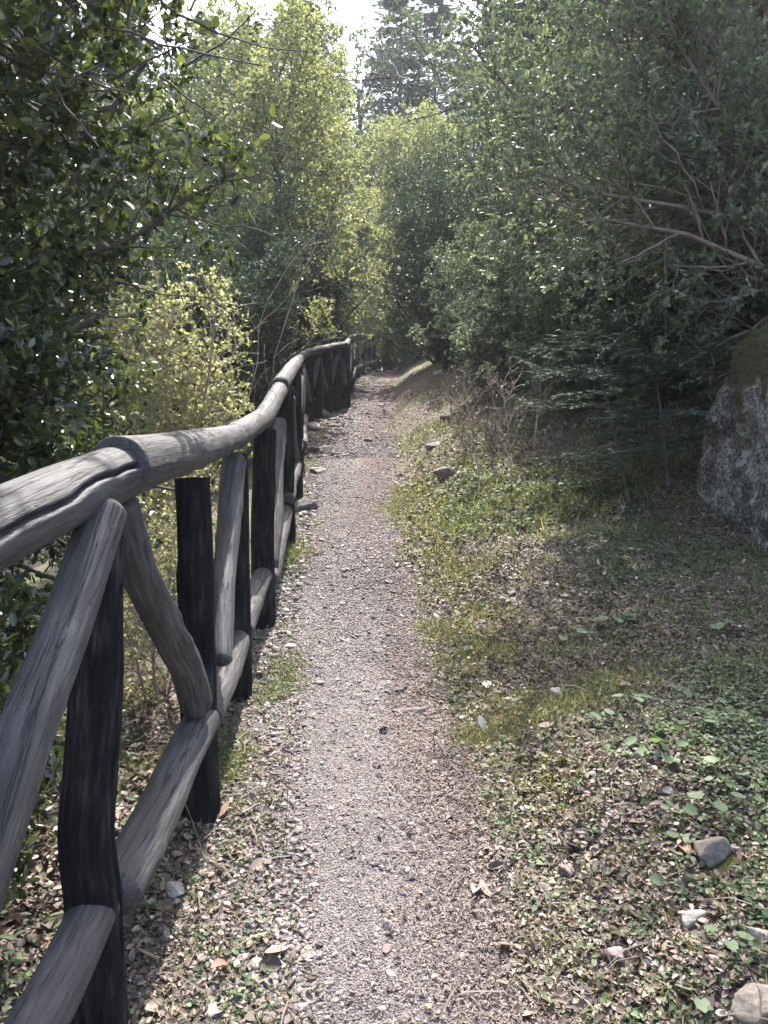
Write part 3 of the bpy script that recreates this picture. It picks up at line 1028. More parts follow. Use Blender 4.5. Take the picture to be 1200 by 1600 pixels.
# --- central sunlit trees and the dark shrubs beyond the fence
bt = broadleaf('oak_tree', at(445, 13.2), 'bright sunlit young oak standing behind the far bend of the fence, middle of the view', 10, 'bright', 'bark', 6.0, .085, 28, 1.9, .062, .55,
               nl=9, n2=8, n3=6, n4=3, L2=.48, L3=.5, L4=.5, t0=.18, ang=58, prof=lambda t: 1.0 - .65 * (t - .2) * (t > .2), keep=clear_path)
copy_tree(bt, at(478, 18.5, -.2), 2.1, 1.05, 'second sunlit oak, paler and farther, behind the far end of the fence', 'sunlit oaks beyond the fence')
copy_tree(bt, at(650, 27.5, -.3), 4.0, 1.35, 'farthest sunlit oak, rising where the path bends out of sight', 'sunlit oaks beyond the fence')
copy_tree(bt, at(275, 12.0, .2), 5.1, .80, 'small sunlit oak behind the overhanging holly branch tip', 'sunlit oaks beyond the fence')
bt['group'] = 'sunlit oaks beyond the fence'
ds = broadleaf('evergreen_shrub', at(415, 11.0), 'dark evergreen shrub pressed against the fence before its far bend', 12, 'shrub', 'dark_bark', 2.7, .03, 15, 1.0, .040, .5,
               nl=9, n2=7, n3=6, n4=2, trunks=5, spread=.28, ang=55, t0=.08, cat='shrub', wname='stem', keep=clear_path, group='dark shrubs beyond the fence')
for (px, Y, rz, s, lb) in ((350, 9.2, 1.2, .85, 'dark evergreen shrub just right of the yellow-green bush'), (480, 16.2, 2.9, 1.05, 'dark evergreen shrub behind the dense dark fence panel'),
                           (512, 21.0, 4.4, 1.1, 'dark evergreen shrub left of the bright gap at the fence end'), (255, 8.0, 5.0, .95, 'dark evergreen shrub behind the yellow-green bush'),
                           (150, 6.2, .4, 1.0, 'dark evergreen shrub behind the low part of the glossy tree')):
    copy_tree(ds, at(px, Y, -.1), rz, s, lb, 'dark shrubs beyond the fence')
for (px, Y, rz, s, lb) in ((682, 18.4, 1.0, 1.5, 'dense dark shrub right of the path just before it bends'), (700, 15.5, 2.2, 1.15, 'dark rounded shrub on the right bank, nearer than the one at the bend'),
                           (735, 20.0, 3.3, 1.5, 'tall dark shrub closing the right bank behind the rounded one'), (652, 25.5, .2, 1.3, 'dark shrub beyond the end of the path')):
    copy_tree(ds, at(px, Y, -.1), rz, s, lb, 'dark shrubs on the right bank')


# --- right-hand trees
def keep_right(p):
    x, y, z = p[:, 0], p[:, 1], p[:, 2]
    lim = xr(y) + 0.55 + 0.35 * sstep(1.4, 0.4, z - zp(y)) - 0.5 * sstep(2.0, 3.2, z - zp(y))
    return (x > lim + .25 * vnoise(x * 2, y * 2, z * 2, 8)) & (y > 4.1) & (z - zp(y) > .25)


broadleaf('phillyrea_tree', (4.1, 7.4, gz(4.1, 7.4)), 'large small-leaved tree with reddish limbs reaching over the right bank', 20, 'phillyrea', 'red_bark', 5.2, .15, 40, 2.9, .046, .45,
          nl=13, n2=11, n3=6, n4=3, L2=.40, L3=.48, L4=.5, t0=.1, lean=(-.05, -.05), ang=62, up=.15, keep=lambda p: keep_right(p) & (p[:, 1] > 4.5), prof=lambda t: .9 + .25 * t, bend=.22,
          extra=[[(4.1, 7.4, 2.9), pt(1230, 350, 5.65), pt(1130, 322, 5.25), pt(1020, 285, 5.05), pt(900, 205, 5.05), pt(800, 165, 5.15), pt(690, 140, 5.45), pt(560, 112, 5.85)],
                 [(4.1, 7.4, 3.3), pt(1230, 275, 5.25), pt(1150, 205, 5.05), pt(1095, 130, 4.95), pt(1050, 50, 4.85), pt(1020, -60, 4.85)],
                 [(4.1, 7.4, 2.6), pt(1190, 345, 5.05), pt(1090, 315, 4.85), pt(1000, 330, 4.85), pt(900, 285, 4.85), pt(820, 262, 4.95)],
                 [(4.1, 7.4, 2.2), pt(1210, 430, 4.85), pt(1090, 370, 4.85), pt(950, 345, 4.85), pt(820, 300, 5.05)],
                 [(4.1, 7.4, 3.4), pt(1150, 250, 5.15), pt(1085, 215, 5.15), pt(1078, 140, 5.15), pt(1100, 40, 5.15), pt(1115, -40, 5.15)],
                 [(4.1, 7.4, 2.9), pt(1160, 310, 5.25), pt(1040, 230, 5.25), pt(985, 130, 5.25), pt(975, 30, 5.25)]])
pb = broadleaf('phillyrea_tree', (2.1, 9.6, gz(2.1, 9.6)), 'bushy small-leaved tree with pale glinting leaves standing nearer the path on the right bank', 21, 'phillyrea', 'bark', 3.7, .06, 20, 1.45, .048, .45,
          nl=12, n2=8, n3=6, n4=2, trunks=2, spread=.12, L2=.45, L3=.48, t0=.1, ang=60, up=.12, keep=keep_right, prof=lambda t: 1 - .35 * t)
pt2 = broadleaf('phillyrea_tree', (4.7, 13.0, gz(4.7, 13.0)), 'tall small-leaved tree rising behind the reddish limbs at the upper right', 22, 'phillyrea', 'bark', 8.5, .12, 32, 2.5, .064, .45,
          nl=12, n2=8, n3=6, n4=2, L2=.42, L3=.48, t0=.1, ang=60, up=.12, keep=keep_right, prof=lambda t: 1.05 - .4 * t)


us = broadleaf('evergreen_shrub', (3.0, 7.6, gz(3.0, 7.6)), 'leafy evergreen shrub filling in under the reddish limbs', 24, 'phillyrea', 'bark', 2.0, .025, 13, .95, .042, .45,
               nl=10, n2=7, n3=6, n4=2, trunks=5, spread=.35, ang=58, t0=.06, cat='shrub', wname='stem', group='evergreen undergrowth of the right bank')
for (X_, Y_, rz, s_, lb) in ((4.2, 6.6, 1.0, 1.05, 'evergreen shrub behind the boulder at the right edge'), (2.0, 11.2, 2.0, 1.0, 'evergreen shrub behind the dry weeds on the bank'), (3.6, 9.4, 3.1, 1.2, 'evergreen shrub up the slope behind the dark young fir'),
                             (2.9, 10.6, 4.0, 1.15, 'evergreen shrub behind the pale-leaved one, farther up the bank'), (1.75, 13.2, 5.0, 1.0, 'evergreen shrub beside the dark rounded shrub'), (5.2, 8.4, .5, 1.35, 'evergreen shrub high on the bank at the right edge'),
                             (4.9, 11.5, 1.7, 1.5, 'evergreen shrub far up the bank under the tall small-leaved tree'), (3.4, 14.5, 2.6, 1.5, 'evergreen shrub far back above the right bank'), (2.6, 17.5, 3.6, 1.4, 'evergreen shrub beyond the tall small-leaved tree'),
                             (6.6, 12.5, .9, 1.7, 'large evergreen shrub far back at the right edge'), (1.45, 9.9, 5.6, .6, 'small evergreen shrub on the bank among the dry weeds'), (2.15, 8.3, 2.2, .95, 'pale-leaved evergreen shrub nearest the path on the right bank'), (3.6, 6.0, 3.9, 1.0, 'evergreen shrub right behind the mossy boulder top'), (2.75, 6.1, 4.4, .6, 'small evergreen shrub between boulder and dark young fir'), (2.75, 6.5, .7, .95, 'evergreen shrub filling the shade between the fir boughs and the boulder'), (2.05, 7.3, 1.9, .7, 'low evergreen shrub drooping over the bank left of the saplings')):
    copy_tree(us, (X_, Y_, gz(X_, Y_) - .05), rz, s_, lb, 'evergreen undergrowth of the right bank')


for (px, Y, rz, s_, lb) in ((615, 36, 2.0, 1.5, 'evergreen shrub over the crest where the path vanishes'), (675, 33, 3.0, 1.4, 'evergreen shrub over the crest, right of the path end'),
                            (535, 34, 4.0, 1.2, 'evergreen shrub behind the far end of the fence'), (725, 27, 5.0, 1.6, 'evergreen shrub behind the tall dark shrub on the bank'), (470, 30, .6, 1.7, 'evergreen shrub left of the far fence end')):
    copy_tree(us, at(px, Y, -.1), rz, s_, lb, 'evergreen shrubs beyond the crest')


def keep_fir(p):
    return keep_right(p) & (p[:, 1] > 4.2)


conifer('young_fir', (2.55, 6.9, gz(2.55, 6.9)), 'dark young fir with flat drooping boughs behind the boulder', 30, 'fir', 'dark_bark', 2.5, .04, 44, 1.45, .036, nn=30, n2=12, n3=8, nw=.19, up=-.03, keep=keep_fir, t0=.06, lpow=.55)
for px, py, Y, hh, ln, sd, lb in ((990, 805, 5.1, 1.25, -.28, 33, 'thin dark-stemmed fir sapling leaning left of the boulder'), (1045, 800, 5.2, 1.15, -.15, 34, 'slim fir sapling close beside the boulder')):
    b = pt(px, py, Y)
    b[2] = gz(b[0], b[1])
    conifer('fir_sapling', b, lb, sd, 'fir', 'dark_bark', hh, .017, 14, .6, .034, nn=22, n2=8, n3=5, nw=.19, lean=(ln, .05), t0=.25, lpow=.4, cat='sapling')

# --- forest behind
rngb = np.random.default_rng(77)
fa = conifer('fir_tree', at(630, 44, -.3), 'dark blue-green fir right of the bright sky gap', 40, 'fir', 'dark_bark', 24, .26, 190, 3.5, .15, nn=14, n2=9, n3=5, up=-.05, t0=.08, nw=.24, lpow=.6, group='tall firs of the forest behind')
copy_tree(bt, at(600, 36.5, -.2), 3.3, 1.85, 'tall sunlit oak straight over the end of the path, under the sky gap', 'sunlit oaks beyond the fence')
firs = [(484, 36, 17.5, 'slender fir left of the gap, just behind the far sunlit oak'), (672, 47, 25, 'fir right of the sky gap, taller than the blue-green one'), (330, 24, 13, 'tall fir behind the overhanging glossy branch, left of the middle'), (470, 34, 21, 'tall fir with dark trunk left of the bright sky gap'), (395, 30, 16, 'fir between the sky gap fir and the left foreground tree'),
        (190, 20, 14, 'fir hidden behind the glossy foreground tree'), (725, 40, 18, 'fir beyond the right bank shrubs'), (820, 27, 16, 'fir behind the small-leaved tree'), (950, 24, 17, 'fir behind the reddish limbs'),
        (80, 26, 16, 'fir at the far left behind dark leaves'), (1120, 22, 17, 'fir at the far right behind the tall small-leaved tree'), (270, 36, 17, 'fir far back on the left slope')]
for px, Y, h_, lb in firs:
    copy_tree(fa, at(px, Y, -.3), rngb.uniform(0, 6), h_ / 24, lb, 'tall firs of the forest behind')
fb = broadleaf('forest_tree', at(345, 22, -.2), 'grey-green forest tree rising behind the bright oak on its left', 41, 'far_leaf', 'bark', 8.5, .15, 26, 2.9, .095, .55, nl=10, n2=8, n3=6, n4=2, L2=.45, L3=.48, t0=.12, ang=58,
               prof=lambda t: 1.05 - .45 * t, group='broadleaved trees of the forest behind')
bl = [(440, 34, 1.7, 'tall forest tree behind the bright oak, left of the sky gap'), (885, 25, 1.4, 'tall forest tree far up the slope over the reddish limbs'), (250, 15.5, .8, 'forest tree behind the yellow-green bush'), (120, 13, .9, 'forest tree behind the glossy foreground tree'), (430, 25, 1.05, 'forest tree behind the sunlit oaks'),
      (20, 18, 1.1, 'forest tree at the left edge'), (790, 27, 1.0, 'forest tree some way behind the dark right bank shrubs'), (840, 19.5, .9, 'forest tree behind the bushy small-leaved tree'),
      (900, 17, 1.1, 'forest tree behind the large tree with reddish limbs'), (1050, 16, 1.2, 'forest tree at the right behind the young firs'), (1200, 15, 1.2, 'forest tree at the right edge'),
      (572, 42, 2.0, 'forest tree far beyond the end of the path'), (500, 42, 1.1, 'forest tree far back under the sky gap'), (300, 30, 1.2, 'forest tree far back on the left')]
for px, Y, s, lb in bl:
    copy_tree(fb, at(px, Y, -.3), rngb.uniform(0, 6), s, lb, 'broadleaved trees of the forest behind')

# ------------------------------------------------------------------ boulder and stones
def ico(sub):
    import bmesh
    bm = bmesh.new()
    bmesh.ops.create_icosphere(bm, subdivisions=sub, radius=1.0)
    V = np.array([v.co[:] for v in bm.verts])
    Fq = np.array([[v.index for v in f.verts] for f in bm.faces])
    bm.free()
    return V, Fq


ICO = {k: ico(k) for k in (3, 4, 6)}


def rock(name, label, loc, size, mat, seed, rz=0., tilt=0., sub=4, rough=.6, planes=11, group=None, cat='stone', sink=.36):
    rng = np.random.default_rng(seed)
    V, Fq = ICO[sub]
    r = np.ones(len(V)) * 1.0
    for _ in range(planes):               # chop facets
        n = norm(rng.normal(size=3))
        d = rng.uniform(.36, .74)
        dt = V @ n
        r = np.minimum(r, np.where(dt > 0.05, d / np.maximum(dt, .05), 9))
    Q = V * r[:, None]
    Q = Q * (1 + rough * .35 * fbm(Q[:, 0] * 1.6 + seed, Q[:, 1] * 1.6, Q[:, 2] * 1.6, seed) + rough * .16 * fbm(Q[:, 0] * 7 + seed, Q[:, 1] * 7, Q[:, 2] * 7, seed))[:, None]
    Q = Q * np.array(size) * .5
    ct, st = math.cos(tilt), math.sin(tilt)
    Q = Q @ np.array([[1, 0, 0], [0, ct, st], [0, -st, ct]])
    cz, sz = math.cos(rz), math.sin(rz)
    Q = Q @ np.array([[cz, sz, 0], [-sz, cz, 0], [0, 0, 1]])
    Q[:, 2] += size[2] * (.5 - sink)
    o = mesh_obj(name, Q, Fq, mat, None, None, smooth=False, loc=loc)
    return tag(o, label, cat, group)


def make_boulder():
    base = np.array([2.60, 4.52, 0])
    base[2] = gz(base[0], base[1])
    rng = np.random.default_rng(3)
    V, Fq = ICO[6]
    r = np.ones(len(V))
    for n, d in (((0, -1, .0), .70), ((-1, -.1, .0), .70), ((0, 0, 1), .80), ((-.35, -.1, .9), .93), ((.2, -.6, .8), .92), ((-.6, -.8, .1), .93), ((1, 0, 0), .9)):
        n = norm(np.array(n, float))
        dt = V @ n
        r = np.minimum(r, np.where(dt > .05, d / np.maximum(dt, .05), 9))
    Q = V * r[:, None]
    Q = Q * np.array([.70, .82, 1.34])
    x, y, z = Q.T
    ridge = 1 - np.abs(fbm(x * 2.2 + 5, y * 2.2, z * 1.6, 14, 3)) * 2.2
    ledge = np.floor(z * 4.5 + 1.2 * fbm(x * 2, y * 2, z, 21)) % 2
    d = .13 * fbm(x * 1.6, y * 1.6, z * 1.6, 4) + .05 * ridge * vnoise(x * 3, y * 3, z * 3, 6) + .035 * fbm(x * 7, y * 7, z * 7, 9) \
        + .018 * np.abs(fbm(x * 18, y * 18, z * 18, 5)) + .022 * ledge * vnoise(x * 2, y * 2, z * 2, 7)
    Q = Q + norm(V) * d[:, None]
    fl = 1 + .16 * sstep(.15, -.55, Q[:, 2])
    Q[:, 0] *= fl
    Q[:, 1] *= fl
    Q[:, 2] += .02
    nz = norm(V)[:, 2]
    moss = np.clip((Q[:, 2] - .25) / .8, 0, 1) * .95 + .55 * fbm(Q[:, 0] * 3, Q[:, 1] * 3, Q[:, 2] * 2, 55) + .25 * (nz > .6)
    root = empty('boulder', base, 'big lichen-spotted boulder with a mossy top at the right edge', 'boulder')
    o = mesh_obj('rock', Q, Fq, M['boulder'], {'moss': moss}, root, smooth=True)
    # moss cushions
    me = o.data
    vn = np.empty(len(Q) * 3, np.float32)
    me.vertices.foreach_get('normal', vn)
    vn = vn.reshape(-1, 3)
    pick = rng.choice(len(Q), 26000)
    w = moss[pick] * (vn[pick, 2] > -.1) + .5 * fbm(Q[pick, 0] * 5, Q[pick, 1] * 5, Q[pick, 2] * 5, 31)
    pick = pick[w > .42]
    b = Bits()
    p = Q[pick] + rng.normal(0, .008, (len(pick), 3))
    D = norm(vn[pick] + rng.normal(0, .6, (len(pick), 3)))
    b.add('needle', p, D, rng.normal(size=D.shape), rng.uniform(.012, .028, len(pick)), .007, rnd=rng.uniform(0, 1, len(pick)))
    b.build('moss', M['rock_moss'], root)


make_boulder()

SP, SK, SG, SDK, SB = M['stone_pale'], M['stone_pink'], M['stone_grey'], M['stone_dark'], M['stone_brown']
# px, py (where it sits), width px, height ratio, depth ratio, material, label
STONES = [
    (272, 1400, 46, .5, .8, SP, 'pale grey flat stone lying beside the second bottom rail'),
    (606, 1450, 30, .6, .8, SK, 'rounded pinkish stone lying alone in the middle of the near gravel'),
    (604, 1490, 26, .5, .9, SB, 'small brown stone just below the rounded pinkish one'),
    (626, 1080, 34, .32, .6, SDK, 'dark slate chip lying flat on the path'),
    (645, 1116, 66, .22, .5, SB, 'flat brown stone set into the path below the dark slate chip'),
    (1112, 1335, 80, .62, .8, SG, 'large brown-grey rock on the right bank under the round-leaved plant'),
    (882, 1368, 44, .7, .8, SG, 'lichen-grey stone at the right edge of the gravel, larger of a pair'),
    (851, 1392, 30, .7, .8, SG, 'small grey stone touching the lichen-grey one at the gravel edge'),
    (964, 1500, 46, .5, .7, SK, 'flat pinkish-white stone on the lower right bank'),
    (1076, 1440, 60, .5, .7, SP, 'pale broken stone half hidden in leaves below the large rock'),
    (1182, 1470, 46, .8, .8, SP, 'pale upright stone at the right edge beside a heart-shaped leaf'),
    (1192, 1588, 90, .62, .9, SG, 'smooth grey rock cut off by the lower right corner'),
    (936, 1478, 24, .5, .7, SP, 'tiny white stone just above the flat pinkish-white one'),
    (402, 1512, 30, .5, .7, SP, 'small white stone in the grass left of the gravel'),
    (480, 1566, 32, .45, .7, SG, 'bluish-grey flat pebble at the bottom edge of the gravel'),
    (332, 1584, 36, .5, .8, SP, 'pale pebble near the foot of the first post'),
    (196, 1550, 24, .6, .8, SDK, 'dark pebble touching the first post'),
    (477, 795, 42, .75, 1.2, SDK, 'dark knobbly rock against the fence foot at the middle bend'),
    (482, 708, 34, .4, .8, SG, 'flat grey step stone beside the fence above the dark rock'),
    (495, 738, 36, .28, .7, SP, 'pale flat slab at the left edge of the path'),
    (505, 652, 28, .7, .9, SG, 'grey rock at the foot of the dense dark fence panel'),
    (527, 632, 20, .8, .9, SDK, 'rounded dark rock between the close-set far posts'),
    (676, 700, 44, .45, .8, SP, 'pale angular rock sticking out of the right bank'),
    (700, 745, 46, .6, .9, SG, 'grey rock in the sunny part of the right bank'),
    (626, 744, 26, .3, .7, SB, 'flat brown stone at the right edge of the distant path'),
    (870, 1088, 34, .5, .8, SP, 'pale stone among leaves in the middle of the right bank'),
    (700, 655, 26, .6, .9, SG, 'small grey rock high on the distant right bank'),
    (430, 1150, 22, .5, .8, SP, 'small pale stone beside the third bottom rail'),
    (575, 690, 16, .5, .8, SDK, 'dark pebble standing on the distant path'),
    (925, 1215, 22, .5, .8, SK, 'pinkish stone on the bank among brown leaves'),
    (255, 1310, 40, .5, .9, SG, 'grey stone half under the second bottom rail'),
    (470, 690, 24, .7, .9, SG, 'grey rock wedged at the fence foot before the dense panel'),
    (490, 672, 26, .6, 1., SP, 'pale rock at the fence foot just below the dense panel'),
    (548, 632, 14, .7, 1., SG, 'small rock at the last post of the dense panel'),
    (455, 1010, 22, .4, .8, SP, 'pale flat stone on the verge beside the fourth post'),
    (350, 1420, 26, .5, .8, SK, 'pinkish stone in the mossy verge by the third post'),
    (262, 1470, 34, .5, .8, SG, 'bluish-grey stone in the verge beside the first post'),
    (420, 1420, 22, .5, .8, SP, 'pale stone in the verge level with the dry bent stalk'),
    (1040, 1240, 26, .5, .8, SP, 'pale stone among leaves left of the broad-leaved plant'),
    (800, 930, 24, .5, .8, SG, 'small grey stone at the edge of the litter below the saplings'),
]
SPOTS = []
for q, (px, py, w, hr, dr, mt, lb) in enumerate(STONES):
    p = hit(px, py)
    sz = w / F_PX * p[1] * 1.2
    p[2] = gz(p[0], p[1])
    SPOTS.append((p[0], p[1], sz * .62))
    rock('stone', lb, p, (sz, sz * dr, sz * hr), mt, 300 + q, rz=(q * .9) % 3 - .6 if dr > .75 else .1, tilt=.12 * ((q % 3) - 1), sub=4 if w > 30 else 3)


# ------------------------------------------------------------------ gravel, litter, grass, ground cover (nobody could count these)
def scatter(n, y0, y1, rng, x0=None, x1=None, pw=2.0):
    """points in view, denser near the camera"""
    u = rng.uniform(0, 1, n)
    a, b = y0 ** (1 - pw), y1 ** (1 - pw)
    Y = (a + u * (b - a)) ** (1 / (1 - pw))
    half = 0.56 * Y + 1.2
    lo = -half if x0 is None else np.maximum(-half, x0(Y))
    hi = half if x1 is None else np.minimum(half, x1(Y))
    k = hi > lo
    Y, lo, hi = Y[k], lo[k], hi[k]
    return lo + rng.uniform(0, 1, len(Y)) * (hi - lo), Y


def off_stones(X, Y, k=1.0):
    ok = np.ones(len(X), bool)
    for x, y, r in SPOTS:
        ok &= ((X - x) ** 2 + ((Y - y + .35 * r) * .8) ** 2) > (r * k) ** 2
    return ok


def gnormal(X, Y):
    e = .04
    return norm(np.stack([g(X - e, Y) - g(X + e, Y), g(X, Y - e) - g(X, Y + e), np.full_like(X, 2 * e)], 1))


rng = np.random.default_rng(50)
Y1_ = 2.9
b = Bits()
for n, y0, y1, s0, s1 in ((260000, 1.15, 5.2, .0019, .0050), (150000, 2.9, 13, .0040, .0095), (22000, 9, 26, .010, .022)):
    X, Y = scatter(n, y0, y1, rng, lambda y: xf(y) - .25, lambda y: xr(y) + .2, pw=2.0)
    gr, ne, mo = zones(X, Y)
    worn = np.exp(-((X - .5 * (xl(Y) + xr(Y))) / (.3 * (xr(Y) - xl(Y)))) ** 2) * (.35 + .35 * vnoise(X * 3, Y * 1.5, 3, 44))
    k = rng.uniform(size=len(X)) < gr * 1.05 * (1 - np.clip(worn, 0, .8))
    X, Y = X[k], Y[k]
    q = sstep(2.9, 5.2, Y) if y0 < 5 else 1 - sstep(0, 1, 0 * Y)
    q = 1 - q if y0 < 2 else q
    q = q * (1 - sstep(9, 13, Y)) if y0 == Y1_ else q
    k = rng.uniform(size=len(X)) < q
    X, Y = X[k], Y[k]
    m = len(X)
    L = rng.uniform(s0, s1, m) * np.where(rng.uniform(size=m) < np.where(X < xl(Y) + .03, .09, .02), rng.uniform(1.6, 3.0, m) * np.where(X < xl(Y), 1.4, 1), 1)
    P = np.stack([X, Y, g(X, Y) + L * .12], 1)
    D = np.stack([rng.normal(size=m), rng.normal(size=m), rng.normal(0, .25, m)], 1)
    N = norm(gnormal(X, Y) + rng.normal(0, .22, (m, 3)))
    b.add('chip', P, D, N, L * 1.35, L * rng.uniform(.55, 1.0, m), L * rng.uniform(.3, .6, m), rnd=np.clip(.8 * rng.uniform(0, 1, m) + .2 * (.5 + 1.2 * fbm(X * 2.3, Y * 1.3, 0, 33)), 0, 1), jit=.17, rng=rng)
tag(b.build('gravel', M['gravel']), 'loose grey and mauve gravel covering the footpath', None, None, 'stuff')

b = Bits()      # dead leaves
def litter(n, y0, y1, x0, x1, s0, s1, dens, pw=2.0):
    X, Y = scatter(n, y0, y1, rng, x0, x1, pw)
    k = (rng.uniform(size=len(X)) < dens(X, Y)) & off_stones(X, Y, .45)
    X, Y = X[k], Y[k]
    m = len(X)
    L = rng.uniform(s0, s1, m)
    P = np.stack([X, Y, g(X, Y) + rng.uniform(.002, .014, m)], 1)
    D = np.stack([rng.normal(size=m), rng.normal(size=m), rng.normal(0, .25, m)], 1)
    N = norm(gnormal(X, Y) + rng.normal(0, .38, (m, 3)))
    b.add('oval', P, D, N, L, L * rng.uniform(.7, 1.1, m), L * rng.uniform(-1, 3.2, m), rnd=rng.uniform(0, 1, m))


bankd = lambda X, Y: np.clip(.6 + .6 * fbm(X * 1.5, Y * 1.5, 0, 61), .2, 1) * sstep(-.12, .18, X - xr(Y) - .10 * fbm(Y * 1.4, X * .8, 9, 52))
litter(185000, 1.2, 6.5, lambda y: xr(y) - .2, None, .008, .026, bankd, 1.1)
litter(56000, 3.0, 6.8, xr, None, .012, .034, bankd, .6)
litter(80000, 5, 14, xr, None, .018, .045, bankd, 1.2)
litter(42000, 1.2, 7, None, lambda y: xf(y) + .02, .014, .036, lambda X, Y: .8 + 0 * X)
litter(10000, 1.2, 7, xf, lambda y: xl(y) + .1, .008, .024, lambda X, Y: .65 * sstep(.10, -.12, X - xl(Y) - .10 * fbm(Y * 1.5, X * .8, 7, 51)))
litter(1300, 1.3, 8, xf, xr, .010, .026, lambda X, Y: .5 + 0 * X)
big = lambda X, Y: .9 * (X > xr(Y) - .1) + .8 * (X < xl(Y)) + .05
litter(1500, 1.2, 6, None, None, .035, .065, big, 1.6)
X, Y = scatter(2600, 1.2, 8, rng, None, None, 1.5)      # broken twigs among them
k = rng.uniform(size=len(X)) < big(X, Y)
X, Y = X[k], Y[k]
m = len(X)
b.add('blade', np.stack([X, Y, g(X, Y) + rng.uniform(.004, .02, m)], 1), np.stack([rng.normal(size=m), rng.normal(size=m), rng.normal(0, .12, m)], 1),
      norm(np.array([0, 0, 1.0]) + rng.normal(0, .3, (m, 3))), rng.uniform(.04, .17, m), rng.uniform(.0025, .006, m), rnd=rng.uniform(0, .6, m))
tag(b.build('fallen_leaves', M['litter']), 'brown and tan fallen leaves lying over both banks', None, None, 'stuff')

b = Bits()      # dry needles and leaf scraps along the right side of the path
X, Y = scatter(120000, 1.2, 9, rng, xl, lambda y: xr(y) + .35)
gr, ne, mo = zones(X, Y)
k = rng.uniform(size=len(X)) < ne * 1.0 + .012
X, Y = X[k], Y[k]
m = len(X)
P = np.stack([X, Y, g(X, Y) + rng.uniform(.004, .012, m)], 1)
D = np.stack([rng.normal(size=m), rng.normal(size=m), rng.normal(0, .15, m)], 1)
b.add('blade', P, D, norm(gnormal(X, Y) + rng.normal(0, .3, (m, 3))), rng.uniform(.006, .019, m) * (1 + .06 * Y), rng.uniform(.0018, .0042, m) * (1 + .1 * Y), rnd=rng.uniform(0, .75, m))
tag(b.build('dry_needles', M['litter']), 'reddish-brown needle and leaf scraps strewn along the right of the path', None, None, 'stuff')


def blades(bits, X, Y, h0, h1, w, lean=.5, rb=0., z=0.):
    m = len(X)
    P = np.stack([X, Y, g(X, Y) - .003 + z], 1)
    D = norm(np.stack([rng.normal(0, lean, m), rng.normal(0, lean, m), np.ones(m)], 1))
    N = norm(np.stack([rng.normal(size=m), rng.normal(size=m), rng.normal(0, .3, m)], 1))
    L = rng.uniform(h0, h1, m)
    bits.add('blade', P, D, N, L, w * rng.uniform(.7, 1.4, m), rnd=np.clip(rng.uniform(0, 1, m) + rb, 0, 1))


b = Bits()
# tufts: centres in patches, several blades each
def tufts(n, y0, y1, x0, x1, dens, per, rad, h0, h1, w, pw=2.0, rb=0.):
    X, Y = scatter(n, y0, y1, rng, x0, x1, pw)
    k = rng.uniform(size=len(X)) < dens(X, Y)
    X, Y = np.repeat(X[k], per), np.repeat(Y[k], per)
    X = X + rng.normal(0, rad, len(X))
    Y = Y + rng.normal(0, rad, len(Y))
    k = off_stones(X, Y, .6)
    X, Y = X[k], Y[k]
    blades(b, X, Y, h0, h1, w, rb=rb)


patch = lambda X, Y, s=2.2, sd=71: sstep(-.05, .45, fbm(X * s, Y * s, 0, sd))
verge = lambda X, Y: (.10 + .90 * patch(X, Y, 2.6)) * sstep(.08, -.14, X - xl(Y) - .10 * fbm(Y * 1.5, X * .8, 7, 51))
tufts(6500, 1.2, 6, lambda y: xf(y) - .1, lambda y: xl(y) + .1, verge, 12, .024, .012, .045, .0024, 1.6)
tufts(700, 5, 24, lambda y: xf(y) - .1, lambda y: xl(y) + .1, verge, 10, .05, .03, .09, .006)
bankg = lambda X, Y: patch(X, Y, 1.7, 77) * sstep(0, .25, X - xr(Y))
tufts(22000, 1.2, 6.5, xr, None, lambda X, Y: .12 + .88 * bankg(X, Y), 11, .03, .015, .06, .0026, 1.1)
tufts(12500, 2.8, 6.5, xr, None, lambda X, Y: .15 + .85 * patch(X, Y, 1.9, 78), 11, .045, .02, .08, .0034, .6)
tufts(8500, 5, 20, xr, None, lambda X, Y: .25 + .75 * bankg(X, Y), 9, .07, .03, .12, .006, 1.3, rb=.18)
tufts(1400, 1.3, 7, None, xf, lambda X, Y: patch(X, Y, 2, 79), 9, .04, .03, .10, .003)
tag(b.build('grass', M['grass']), 'short grass tufts growing along both verges of the path', None, None, 'stuff')

b = Bits()
X, Y = scatter(240000, 1.2, 12, rng, xr, None, 1.4)
gr, ne, mo = zones(X, Y)
k = (rng.uniform(size=len(X)) < (mo > .33) * np.clip(mo * 1.3, 0, 1) * (.35 + .65 * (fbm(X * 7, Y * 6, 0, 67) > 0))) & off_stones(X, Y, 1.1)
X, Y = X[k], Y[k]
blades(b, X, Y, .006, .020, .004, lean=.8)
Y = rng.normal(6.4, .42, 9000)
X = xr(Y) + .12 + rng.normal(0, .12, len(Y)) + .12 * fbm(Y * 3, X[:1].mean(), 0, 5)
k = fbm(X * 5, Y * 4, 0, 66) > -.15
X, Y = X[k], Y[k]
blades(b, X, Y, .010, .030, .008, lean=.8, rb=.15)  # moss of the sunny spot, blades tinted paler to carry the sunlight
X, Y = scatter(40000, 1.2, 8, rng, lambda y: xf(y), xl)
k = zones(X, Y)[2] > .4
blades(b, X[k], Y[k], .005, .016, .004, lean=.8)
tag(b.build('ground_moss', M['moss']), 'yellow-green moss patches on the ground beside the path', None, None, 'stuff')

